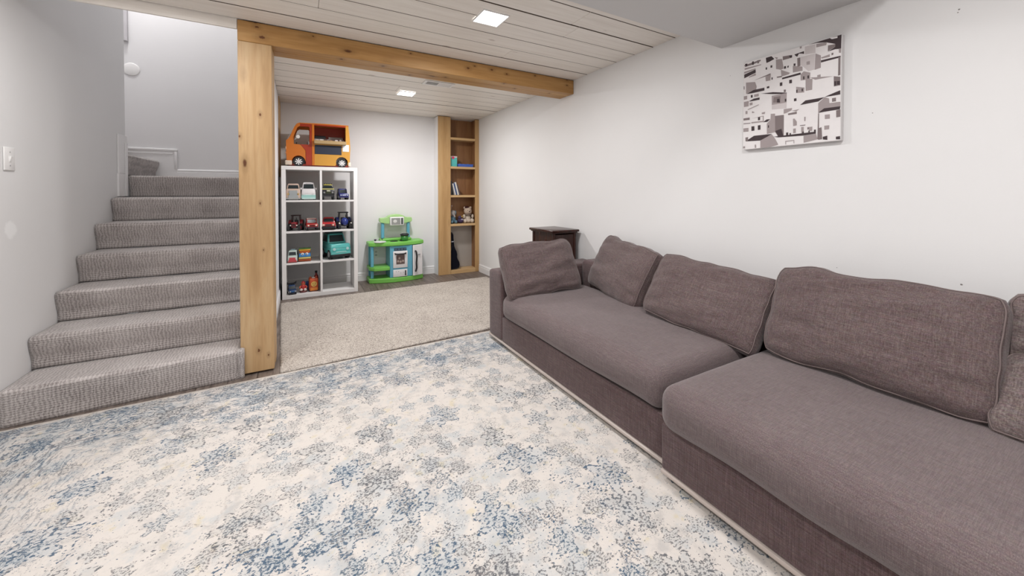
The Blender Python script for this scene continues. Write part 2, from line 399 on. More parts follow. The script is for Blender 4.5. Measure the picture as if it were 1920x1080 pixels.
# ------------------------------------------------------------------ mesh helpers
class MB:
    """collects shapes into one mesh"""
    def __init__(s):
        s.v, s.f, s.mi, s.sm = [], [], [], []
        s.cur = 0
    def add(s, vs_, fs_, smooth=False):
        o = len(s.v)
        s.v += [tuple(p) for p in vs_]
        for f in fs_:
            s.f.append([i + o for i in f]); s.mi.append(s.cur); s.sm.append(smooth)
        return s
    def box(s, x0, x1, y0, y1, z0, z1, bev=0.0, seg=1):
        if bev <= 0:
            P = [(x0, y0, z0), (x1, y0, z0), (x1, y1, z0), (x0, y1, z0), (x0, y0, z1), (x1, y0, z1), (x1, y1, z1), (x0, y1, z1)]
            return s.add(P, [(0, 3, 2, 1), (4, 5, 6, 7), (0, 1, 5, 4), (1, 2, 6, 5), (2, 3, 7, 6), (3, 0, 4, 7)])
        return s.frust((x0, x1, y0, y1, z0), (x0, x1, y0, y1, z1), bev, seg)
    def frust(s, a, b, bev=0.0, seg=1):
        (x0, x1, y0, y1, z0), (X0, X1, Y0, Y1, z1) = a, b
        P = [(x0, y0, z0), (x1, y0, z0), (x1, y1, z0), (x0, y1, z0), (X0, Y0, z1), (X1, Y0, z1), (X1, Y1, z1), (X0, Y1, z1)]
        F = [(0, 3, 2, 1), (4, 5, 6, 7), (0, 1, 5, 4), (1, 2, 6, 5), (2, 3, 7, 6), (3, 0, 4, 7)]
        if bev <= 0:
            return s.add(P, F)
        bm = bmesh.new()
        vv = [bm.verts.new(p) for p in P]
        for f in F:
            bm.faces.new([vv[i] for i in f])
        bmesh.ops.bevel(bm, geom=list(bm.edges), offset=bev, segments=seg, profile=0.5, affect='EDGES')
        return s.frombm(bm, seg > 1)
    def frombm(s, bm, smooth=False):
        bm.verts.index_update()
        s.add([v.co[:] for v in bm.verts], [[v.index for v in f.verts] for f in bm.faces], smooth)
        bm.free()
        return s
    def prism(s, poly, axis, a, b, bev=0.0, seg=1):
        """poly: 2D points of the two other axes in order (axis 0: y,z; 1: x,z; 2: x,y)"""
        def p3(p, t):
            return [(t, p[0], p[1]), (p[0], t, p[1]), (p[0], p[1], t)][axis]
        n = len(poly)
        bm = bmesh.new()
        A = [bm.verts.new(p3(p, a)) for p in poly]
        B = [bm.verts.new(p3(p, b)) for p in poly]
        caps = [bm.faces.new(A), bm.faces.new(B[::-1])]
        for i in range(n):
            j = (i + 1) % n
            bm.faces.new((A[j], A[i], B[i], B[j]))
        bmesh.ops.recalc_face_normals(bm, faces=list(bm.faces))
        if bev > 0:
            bmesh.ops.bevel(bm, geom=list(bm.edges), offset=bev, segments=seg, profile=0.5, affect='EDGES')
        bmesh.ops.triangulate(bm, faces=[f for f in bm.faces if len(f.verts) > 4])
        return s.frombm(bm, False)
    def cyl(s, p0, p1, r0, r1=None, n=16, caps=True):
        r1 = r0 if r1 is None else r1
        p0, p1 = Vector(p0), Vector(p1)
        d = (p1 - p0).normalized()
        a = d.orthogonal().normalized()
        b = d.cross(a)
        P = []
        for p, r in ((p0, r0), (p1, r1)):
            P += [p + (a * math.cos(2 * math.pi * i / n) + b * math.sin(2 * math.pi * i / n)) * r for i in range(n)]
        s.add(P, [(i, (i + 1) % n, n + (i + 1) % n, n + i) for i in range(n)], True)
        if caps:
            s.add(P, [tuple(range(n))[::-1], tuple(range(n, 2 * n))])
        return s
    def ball(s, c, r, nu=14, nv=9):
        rx, ry, rz = (r, r, r) if isinstance(r, (int, float)) else r
        P, F = [], []
        for j in range(nv + 1):
            th = math.pi * j / nv
            for i in range(nu):
                ph = 2 * math.pi * i / nu
                P.append((c[0] + rx * math.sin(th) * math.cos(ph), c[1] + ry * math.sin(th) * math.sin(ph), c[2] + rz * math.cos(th)))
        for j in range(nv):
            for i in range(nu):
                k = (i + 1) % nu
                F.append((j * nu + i, (j + 1) * nu + i, (j + 1) * nu + k, j * nu + k))
        return s.add(P, F, True)
    def lathe(s, prof, c=(0, 0, 0), n=20):
        P, F = [], []
        for (r, z) in prof:
            P += [(c[0] + r * math.cos(2 * math.pi * i / n), c[1] + r * math.sin(2 * math.pi * i / n), c[2] + z) for i in range(n)]
        for j in range(len(prof) - 1):
            for i in range(n):
                k = (i + 1) % n
                F.append((j * n + i, j * n + k, (j + 1) * n + k, (j + 1) * n + i))
        return s.add(P, F, True)
    def tube(s, pts, r, n=6, closed=False):
        pts = [Vector(p) for p in pts]
        m = len(pts)
        P, F = [], []
        for i, p in enumerate(pts):
            q0 = pts[(i - 1) % m] if (closed or i > 0) else p
            q1 = pts[(i + 1) % m] if (closed or i < m - 1) else p
            d = (q1 - q0).normalized()
            a = d.cross(Vector((0.13, 0.21, 0.97))).normalized()
            b = d.cross(a)
            P += [p + (a * math.cos(2 * math.pi * k / n) + b * math.sin(2 * math.pi * k / n)) * r for k in range(n)]
        for i in range(m if closed else m - 1):
            j = (i + 1) % m
            for k in range(n):
                l = (k + 1) % n
                F.append((i * n + k, i * n + l, j * n + l, j * n + k))
        return s.add(P, F, True)
    def mesh(s, name, mats):
        me = bpy.data.meshes.new(name)
        me.from_pydata(s.v, [], s.f)
        for m in (mats if isinstance(mats, (list, tuple)) else [mats]):
            me.materials.append(m)
        me.polygons.foreach_set('material_index', s.mi)
        me.polygons.foreach_set('use_smooth', s.sm)
        me.update()
        return me
    def build(s, name, mats, parent=None, label=None, loc=None):
        o = bpy.data.objects.new(name, s.mesh(name, mats))
        COL.objects.link(o)
        o.parent = parent
        if loc is not None:
            o.location = loc
        if label:
            o['label'] = label
        return o

def thing(name, label, cat, loc=(0, 0, 0), rz=0.0, group=None, rx=0.0):
    o = bpy.data.objects.new(name, None)
    o.empty_display_size = 0.05
    COL.objects.link(o)
    o.location = loc
    o.rotation_euler = (rx, 0, rz)
    return tag(o, label, cat, group)
def tag(o, label, cat, group=None):
    o['label'] = label
    o['category'] = cat
    if group:
        o['group'] = group
    return o
def struct(o, label=None):
    o['kind'] = 'structure'
    if label:
        o['label'] = label
    return o
def smooth_all(o):
    o.data.polygons.foreach_set('use_smooth', [True] * len(o.data.polygons))
def weld_smooth(o, angle=40):
    bm = bmesh.new(); bm.from_mesh(o.data)
    bmesh.ops.remove_doubles(bm, verts=list(bm.verts), dist=1e-5)
    bmesh.ops.recalc_face_normals(bm, faces=list(bm.faces))
    bm.to_mesh(o.data); bm.free()
    smooth_all(o)

# ------------------------------------------------------------------ the setting
XL, XR, YB, YN, ZC = -1.315, 2.33, 5.37, -2.9, 2.27
ZT = 4.3      # top of the stairwell
floor = struct(MB().box(XL - 0.1, XR + 0.1, YN - 0.1, YB + 0.1, -0.12, -0.012).build('floor', M['void']), 'dark grey brown vinyl plank floor')
pw = 0.152
x = XL + 0.002
row = 0
while x < XR - 0.01:
    y = YN - (row * 0.43) % 1.22
    while y < YB:
        y0, y1 = max(y, YN), min(y + 1.22, YB)
        if y1 - y0 > 0.02:
            MB().box(x + 0.0008, min(x + pw, XR) - 0.0008, y0 + 0.0008, y1 - 0.0008, -0.0119, 0.0, 0.0012).build('floor_plank', M['vinyl'], floor)
        y += 1.22
    x += pw
    row += 1
struct(MB().box(XR, XR + 0.12, YN, YB + 0.12, 0, 2.6).build('wall_right', M['wall_r']), 'plain white wall behind the sofa')
struct(MB().box(-0.335, XR, YB, YB + 0.12, 0, 2.6).build('wall_back', M['wall']), 'pale grey wall behind the toy shelf and play kitchen')
struct(MB().box(-2.7, -0.335, YB, YB + 0.12, 0, ZT).build('wall_stairwell_back', M['wall']), 'pale grey wall at the top of the stairs')
struct(MB().box(XL - 0.12, XL, YN, 4.475, 0, ZT).build('wall_left', M['wall_l']), 'grey wall beside the stairs with a white filler patch')
struct(MB().box(XL - 0.12, XR + 0.12, YN - 0.12, YN, 0, 2.6).build('wall_near', M['wall']))
struct(MB().box(-0.335, -0.212, 3.157, YB, 0, ZC).box(-0.335, -0.212, 3.157, YB, ZC, ZT).build('wall_stair_side', M['wall']), 'white wall between stairs and play area')
struct(MB().box(XL, -0.212, 2.95, 3.157, ZC + 0.02, ZT).build('wall_stairwell_front', M['wall']))
struct(MB().box(-2.7, -2.6, 4.475, YB, 0, ZT).box(-2.6, XL - 0.12, 4.355, 4.475, 0, ZT).build('wall_stairwell_left', M['wall']))
struct(MB().box(-2.7, -0.2, 2.95, YB + 0.12, ZT, ZT + 0.1).build('ceiling_stairwell', M['wall']))

ceil = struct(MB().box(XL - 0.1, XR + 0.1, YN - 0.1, 2.929, ZC + 0.0201, 2.6).box(-0.2119, XR + 0.1, 2.929, YB + 0.1, ZC + 0.0201, 2.6).build('ceiling', M['void']), 'whitewashed tongue and groove plank ceiling')
seams = [YN]
yy = 1.6
lst = [1.600, 1.785, 1.977, 2.158, 2.355, 2.536, 2.730, 2.930, 3.150, 3.350, 3.548, 3.745, 3.960, 4.165, 4.360, 4.560, 4.760, 4.960, 5.165, 5.37]
k = 1.405
while k > YN:
    lst.insert(0, k)
    k -= 0.195
lst.insert(0, YN)
butt = {1.785: 1.55, 1.977: 1.62, 2.536: 1.43, 2.158: -0.4, 3.96: 0.9, 4.36: 1.6, 2.355: 0.1}
rp = random.Random(3)
for a, b in zip(lst[:-1], lst[1:]):
    xa, xb = (XL, XR) if b < 2.94 else (-0.212, XR)
    gp = rp.choice((0.002, 0.003, 0.006))
    drop = rp.uniform(0.0, 0.0025)
    cuts = [xa]
    if a in butt:
        cuts.append(butt[a])
    elif b < 1.5:
        cuts.append(rp.uniform(-0.5, 1.8))
    cuts.append(xb)
    for c0, c1 in zip(cuts[:-1], cuts[1:]):
        cx, cy = (c0 + c1) / 2, (a + b) / 2
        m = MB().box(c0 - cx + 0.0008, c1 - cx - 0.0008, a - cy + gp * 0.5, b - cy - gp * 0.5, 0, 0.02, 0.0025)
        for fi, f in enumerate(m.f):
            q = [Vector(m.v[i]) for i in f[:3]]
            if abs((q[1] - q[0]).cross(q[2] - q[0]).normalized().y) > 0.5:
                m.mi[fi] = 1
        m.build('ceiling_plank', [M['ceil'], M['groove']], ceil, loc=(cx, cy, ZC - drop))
# boxed-in duct under the ceiling
struct(MB().box(XL, XR, 0.61, 1.452, 2.085, ZC - 0.003, 0.003).build('ceiling_soffit', M['soffit']), 'grey painted boxed soffit under the plank ceiling')
struct(MB().box(XL, -0.342, 2.931, 2.949, 2.205, ZC + 0.06, 0.002).build('trim_1', M['ceil']), 'whitewashed fascia board above the stairs')
def skirting(name, p0, p1, z0, h=0.112, mat=None, normal=(0, -1)):
    """moulded skirting board from p0 to p1 on a wall, sticking out along normal"""
    prof = [(0.0, 0.0), (0.013, 0.0), (0.013, h * 0.70), (0.010, h * 0.74), (0.010, h * 0.80), (0.0135, h * 0.84), (0.009, h * 0.95), (0.005, h), (0.0, h)]
    m = MB()
    P = []
    for p in (p0, p1):
        P += [(p[0] + normal[0] * d, p[1] + normal[1] * d, z0 + z) for d, z in prof]
    n = len(prof)
    F = [(i, (i + 1) % n, n + (i + 1) % n, n + i) for i in range(n)] + [tuple(range(n))[::-1], tuple(range(n, 2 * n))]
    o = m.add(P, F).build(name, mat or M['trim'])
    bm = bmesh.new(); bm.from_mesh(o.data); bmesh.ops.recalc_face_normals(bm, faces=list(bm.faces)); bm.to_mesh(o.data); bm.free()
    return struct(o)
skirting('baseboard_back', (-0.212, YB), (1.70, YB), 0.0)
skirting('baseboard_right', (XR, YN), (XR, 5.155), 0.0, normal=(-1, 0))
skirting('baseboard_stair_side', (-0.212, 3.16), (-0.212, YB - 0.014), 0.0, normal=(1, 0))
skirting('baseboard_near', (XL, YN), (XR, YN), 0.0, normal=(0, 1))
# stepped skirting of the landing
skirting('baseboard_landing', (-1.165, YB), (-0.335, YB), 1.326, 0.105)
o = MB().prism([(-2.2, 1.33), (-1.24, 1.33), (-1.24, 1.575), (-2.2, 1.575)], 1, YB - 0.011, YB).box(-2.2, -1.165, YB - 0.013, YB, 1.575, 1.622).box(-1.24, -1.165, YB - 0.013, YB, 1.326, 1.575)
o.box(-2.2, -1.161, YB - 0.020, YB, 1.622, 1.648, 0.005, 2).box(-1.190, -1.164, YB - 0.019, YB, 1.43, 1.622, 0.005, 2).box(-2.2, -1.20, YB - 0.017, YB, 1.588, 1.604, 0.003)
struct(o.build('trim_2', M['trim']), 'white stepped skirting board at the stair landing')
struct(MB().box(XL, XL + 0.012, 4.30, 4.475, 1.335, 1.66, 0.003).box(XL, XL + 0.012, 4.30, 4.475, 1.145, 1.335).box(XL + 0.012, XL + 0.018, 4.42, 4.47, 1.145, 1.60, 0.003).build('trim_3', M['trim']), 'white corner trim board above the carpeted stairs')
struct(MB().box(-0.2119, -0.203, 5.0, YB - 0.001, 1.36, ZC - 0.005, 0.003).build('trim_4', M['case']), 'brown wood board on the wall behind the post')

# ------------------------------------------------------------------ post and beam
post = thing('wood_post', 'square honey pine post standing at the foot of the stairs', 'post', (-0.248, 3.04, 0))
MB().box(-0.092, 0.090, -0.11, -0.008, 0.012, 2.133, 0.003).build('post_face', M['post'], post)
MB().box(-0.088, 0.093, -0.0075, 0.116, 0.012, 2.133, 0.003).build('post_core', M['post'], post)
beam = thing('ceiling_beam', 'honey pine beam resting on the post under the plank ceiling', 'beam', (0.985, 3.04, 2.134))
MB().box(-1.325, 1.343, -0.11, 0.0, 0.0005, ZC - 2.134 - 0.004, 0.004).build('beam_face', M['beam'], beam)
MB().box(-1.322, 1.343, 0.0005, 0.114, 0.0005, ZC - 2.134 - 0.004, 0.004).build('beam_core', M['beam'], beam)

# ------------------------------------------------------------------ ceiling lamps
def panel_lamp(loc, label, watts, size=0.165):
    t = thing('ceiling_light', label, 'ceiling light', loc, 0, 'square LED ceiling lights')
    s = size / 2
    m = MB()
    for a in ((-s - 0.006, s + 0.006, -s - 0.006, -s), (-s - 0.006, s + 0.006, s, s + 0.006), (-s - 0.006, -s, -s, s), (s, s + 0.006, -s, s)):
        m.box(a[0], a[1], a[2], a[3], -0.009, -0.0005)
    m.build('light_frame', M['white'], t)
    e = NT('lamp_diffuser')
    e.base((0.9, 0.9, 0.9), 0.5)
    e.b.inputs['Emission Color'].default_value = (1, 0.98, 0.96, 1)
    e.b.inputs['Emission Strength'].default_value = 6.0
    MB().box(-s, s, -s, s, -0.006, -0.0005).build('diffuser', e.m, t)
    ld = bpy.data.lights.new('lamp_light', 'AREA')
    ld.shape = 'SQUARE'
    ld.size = size
    ld.energy = watts
    ld.color = (1.0, 0.985, 0.98)
    lo = bpy.data.objects.new('lamp_light', ld)
    COL.objects.link(lo)
    lo.parent = t
    lo.location = (0, 0, -0.012)
    return t
panel_lamp((1.045, 2.14, ZC - 0.003), 'square white LED ceiling light nearest the viewer, before the beam', LAMP_W)
panel_lamp((1.02, 4.20, ZC - 0.003), 'square white LED ceiling light above the play area, behind the beam', LAMP_W * 1.6)
panel_lamp((1.045, 0.34, ZC - 0.003), 'square white LED ceiling light on the near side of the soffit', LAMP_W)
panel_lamp((-0.62, 2.20, ZC - 0.003), 'square white LED ceiling light over the rug beside the left wall', LAMP_W)
panel_lamp((-0.45, 0.34, ZC - 0.003), 'added unseen square LED fill light near the left wall', LAMP_W)  # out of view, added as fill for the near room
panel_lamp((1.045, -1.5, ZC - 0.003), 'added unseen square LED fill light behind the viewer on the sofa side', LAMP_W)  # fill lamp added behind the camera
panel_lamp((-0.45, -1.5, ZC - 0.003), 'added unseen square LED fill light behind the viewer on the left side', LAMP_W)  # also added behind the camera to soften the shadows
panel_lamp((-1.45, 4.92, ZT), 'square white LED ceiling light high above the stair landing', LAMP_W * 1.5)

# ------------------------------------------------------------------ ceiling vent
vent = thing('ceiling_vent', 'white slotted air vent in the plank ceiling behind the beam', 'vent', (1.215, 3.68, ZC - 0.003))
m = MB()
for a in ((-0.15, 0.15, -0.07, -0.05), (-0.15, 0.15, 0.05, 0.07), (-0.15, -0.125, -0.05, 0.05), (0.125, 0.15, -0.05, 0.05), (-0.006, 0.006, -0.05, 0.05)):
    m.box(a[0], a[1], a[2], a[3], -0.007, -0.0005)
m.build('vent_frame', M['white'], vent)
MB().box(-0.125, 0.125, -0.05, 0.05, -0.0012, -0.0004).build('vent_opening', M['void'], vent)
sl = MB().prism([(-0.0035, -0.0065), (0.0005, -0.0065), (0.0045, -0.0015), (0.0005, -0.0015)], 1, -0.05, 0.05).mesh('slat', M['white'])
for i in range(22):
    xx = -0.118 + i * 0.0112
    if abs(xx) < 0.009:
        continue
    o = bpy.data.objects.new('slat', sl); COL.objects.link(o); o.parent = vent
    o.location = (xx, 0, 0)
    o.rotation_euler = (0, 0, 0 if i < 11 else math.pi)

# ------------------------------------------------------------------ staircase
RISE = 0.1893
NOSE = [2.855, 3.09, 3.355, 3.615, 3.875, 4.16, 4.50]
stairs = thing('carpeted_staircase', 'carpeted grey staircase rising along the left wall', 'staircase', (0, 0, 0))
def step_mesh(y0, y1, z0, z1, x0, x1, over=0.03, r=0.022, lean=0.0):
    """carpet wrapped step: tread, rounded nose, riser; lean shifts the right end in depth"""
    prof = [(y1, z1)]
    ny = max(2, int((y1 - y0 - r) / 0.03))
    for i in range(1, ny):
        prof.append((y1 + (y0 + r - y1) * i / ny, z1))
    for i in range(9):
        a = math.pi / 2 + math.pi * i / 8 * 0.62
        prof.append((y0 + r + r * math.cos(a), z1 - r + r * math.sin(a)))
    zb = prof[-1][1]
    for i in range(1, 11):
        f = i / 10
        prof.append((prof[9 + ny - 1][0] * 0 + y0 + over * min(1.0, f * 1.6) ** 1.3 * 0.9 + 0.001, zb + (z0 - zb) * f))
    nx = 48
    P, F = [], []
    n = len(prof)
    for i in range(nx + 1):
        u = i / nx
        xx = x0 + (x1 - x0) * u
        e = min(u, 1 - u) * (x1 - x0)
        rr = max(0.0, 1 - e / 0.018)
        for j, (py, pz) in enumerate(prof):
            w = noise.noise(Vector((xx * 6, py * 9, pz * 9 + z0 * 7))) * 0.0035
            P.append((xx, py + lean * u + w + rr * rr * 0.010 * (1 if j > ny - 1 else 0), pz + w * 0.6 - rr * rr * 0.007))
    for i in range(nx):
        for j in range(n - 1):
            F.append((i * n + j, i * n + j + 1, (i + 1) * n + j + 1, (i + 1) * n + j))
    base = len(P)
    # close back and ends
    for i in range(nx + 1):
        P.append((x0 + (x1 - x0) * i / nx, y1 + lean * i / nx, z0))
    for i in range(nx):
        F.append((i * n, (i + 1) * n, base + i + 1, base + i))
        F.append((i * n + n - 1, base + i, base + i + 1, (i + 1) * n + n - 1))
    F.append(tuple(range(n)) + (base,))
    F.append(tuple(nx * n + j for j in range(n))[::-1] + (base + nx,))
    return P, F
for kx, y0 in enumerate(NOSE):
    z1 = RISE * (kx + 1)
    y1 = NOSE[kx + 1] + 0.028 if kx < 6 else YB - 0.015
    x1 = -0.348 if kx == 0 else -0.340
    P, F = step_mesh(y0 - (0.012 if kx == 0 else 0.0), y1, RISE * kx + (0.0015 if kx else 0.001), z1, XL + 0.002, x1, over=0.012 if kx == 0 else 0.03, lean=0.04 if kx == 0 else 0.0)
    o = MB().add(P, F).build('step', M['stair'], stairs)
    weld_smooth(o)
# the bottom step wraps a little past the post
P, F = step_mesh(2.883, 2.925, 0.001, RISE, -0.349, -0.318, over=0.012)
o = MB().add(P, F).build('step_return', M['stair'], stairs); weld_smooth(o)
for kx in range(3):      # steps that go on to the left from the landing
    z0 = RISE * (7 + kx)
    P, F = step_mesh(0.0, 0.28, z0 + 0.0015, z0 + RISE, 0.0, 0.885)
    P = [(XL + 0.005 - 0.25 * kx - p[1], 4.478 + p[0], p[2]) for p in P]
    o = MB().add(P, F).build('step', M['stair'], stairs); weld_smooth(o)

# ------------------------------------------------------------------ carpets
def soft_slab(name, w, d, h, nx, ny, mat, amp, freq, loc, rz=0.0, edge=0.0):
    P, F = [], []
    for j in range(ny + 1):
        for i in range(nx + 1):
            u, v = i / nx, j / ny
            e = min(u, 1 - u) * w, min(v, 1 - v) * d
            rr = max(0, 1 - min(e) / 0.012)
            xx, yy = (u - 0.5) * w, (v - 0.5) * d
            nz = noise.noise(Vector((xx * freq, yy * freq, 1.3))) * amp
            jx = noise.noise(Vector((xx * 40, yy * 40, 5))) * edge if min(e) < 1e-6 else 0
            P.append((xx + jx, yy + jx, h + nz - rr * rr * h * 0.45))
    for j in range(ny):
        for i in range(nx):
            a = j * (nx + 1) + i
            F.append((a, a + 1, a + nx + 2, a + nx + 1))
    loop = [i for i in range(nx + 1)] + [j * (nx + 1) + nx for j in range(1, ny + 1)] + [ny * (nx + 1) + i for i in range(nx - 1, -1, -1)] + [j * (nx + 1) for j in range(ny - 1, 0, -1)]
    b = len(P)
    for q in loop:
        P.append((P[q][0], P[q][1], 0.0))
    for i in range(len(loop)):
        k2 = (i + 1) % len(loop)
        F.append((loop[k2], loop[i], b + i, b + k2))
    F.append(tuple(b + i for i in range(len(loop)))[::-1])
    m = MB(); m.add(P, F, True); m.sm[-1] = False
    o = m.build(name, mat, None, loc=loc)
    o.rotation_euler = (0, 0, rz)
    return o
tag(soft_slab('area_rug', 2 * RUG_HX, 2 * RUG_HY, 0.010, 150, 150, M['rug'], 0.0008, 9, (-1.285 + RUG_HX, 2.850 - RUG_HY, 0.0006), R(1.0)), 'cream area rug with faded blue and grey floral pattern and border', 'rug')
tag(soft_slab('pile_carpet', 2.44, 1.80, 0.014, 170, 130, M['pile'], 0.0025, 55, (1.062, 3.800, 0.0006), R(2.2), 0.006), 'speckled beige pile carpet on the floor of the play area', 'carpet')

# ------------------------------------------------------------------ sofa
def rbox(x0, x1, y0, y1, z0, z1, r, crown=0.0, bulge=0.0, n=(24, 40, 8), wob=0.0, seed=0.0):
    """rounded, slightly puffed upholstery block"""
    hx, hy, hz = (x1 - x0) / 2, (y1 - y0) / 2, (z1 - z0) / 2
    c = Vector(((x0 + x1) / 2, (y0 + y1) / 2, (z0 + z1) / 2))
    def axis(h, k):
        a = [-h + r * (1 - math.cos(math.pi / 2 * i / 5)) for i in range(6)]
        inner = [-h + r + (2 * h - 2 * r) * i / k for i in range(1, k)]
        return a + inner + [-q for q in a[::-1]]
    AX = [axis(hx, n[0]), axis(hy, n[1]), axis(hz, n[2])]
    H = (hx, hy, hz)
    bm = bmesh.new()
    cache = {}
    def vert(p):
        key = tuple(round(q, 6) for q in p)
        if key not in cache:
            q = Vector(p)
            inn = Vector([max(-H[i] + r, min(H[i] - r, q[i])) for i in range(3)])
            d = q - inn
            pos = inn + d.normalized() * r if d.length > 1e-9 else q
            fx, fy, fz = 1 - min(1, abs(pos.x / hx)) ** 4, 1 - min(1, abs(pos.y / hy)) ** 6, 1 - min(1, abs(pos.z / hz)) ** 2
            if pos.z > 0:
                pos.z += crown * fx * fy * (pos.z / hz)
            pos.x += bulge * fz * fy * (1 if pos.x > 0 else -1) * min(1, abs(pos.x / hx)) ** 6
            if wob:
                pos += Vector((noise.noise(pos * 5 + Vector((seed, 0, 0))), noise.noise(pos * 5 + Vector((0, seed, 9))), noise.noise(pos * 4 + Vector((0, 5, seed))))) * wob
            cache[key] = bm.verts.new(pos + c)
        return cache[key]
    for ax in range(3):
        b_, c_ = (ax + 1) % 3, (ax + 2) % 3
        for sgn in (-1, 1):
            for i in range(len(AX[b_]) - 1):
                for j in range(len(AX[c_]) - 1):
                    q = []
                    for (di, dj) in ((0, 0), (1, 0), (1, 1), (0, 1)):
                        p = [0, 0, 0]
                        p[ax] = sgn * H[ax]; p[b_] = AX[b_][i + di]; p[c_] = AX[c_][j + dj]
                        q.append(vert(p))
                    if len(set(q)) >= 3:
                        try:
                            bm.faces.new(q if sgn > 0 else q[::-1])
                        except ValueError:
                            pass
    m = MB()
    m.frombm(bm, True)
    return m
def sofa_module(label, fx, y0, y1, arm, over):
    """fx: front plane of the base; over: how far the seat cushion hangs past it"""
    t = thing('sofa_module', label, 'sofa', (0, 0, 0), 0, 'sofa modules along the right wall')
    ya = y1 - 0.225 if arm else y1
    rbox(fx, 2.285, y0, ya - 0.001, 0.0505, 0.236, 0.008, n=(4, 6, 2)).build('base', M['sofa'], t)
    rbox(2.075, 2.288, y0, ya - 0.001, 0.2365, 0.605, 0.035, 0.01, n=(4, 24, 6), wob=0.004).build('backrest', M['sofa'], t)
    if arm:
        rbox(fx - 0.004, 2.288, ya, y1, 0.0505, 0.566, 0.022, 0.006, n=(20, 4, 8), wob=0.003, seed=3).build('armrest', M['sofa'], t)
    rbox(fx - over, 2.072, y0 + 0.006, ya - 0.014, 0.2368, 0.415, 0.064, 0.016, 0.008, n=(24, 44, 4), wob=0.006, seed=y0).build('seat_cushion', M['sofa_lit'], t)
    MB().box(fx - 0.006, 2.27, y0 + 0.002, y1 - 0.002, 0.033, 0.050, 0.004, 2).build('plinth_rail', M['rail'], t, 'pale rail along the bottom edge')
    for xx in (fx + 0.05, 2.14):
        for yy in (y0 + 0.06, y1 - 0.16):
            MB().box(xx, xx + 0.10, yy, yy + 0.10, 0.0125, 0.0298, 0.002).build('foot', M['void'], t)
    return t
sofa_module('taupe sofa module with the armrest, next to the dark wooden stand', 1.322, 1.052, 2.738, True, 0.026)
sofa_module('taupe armless sofa module nearest the viewer, under the largest back cushion', 1.278, -0.72, 1.036, False, 0.050)

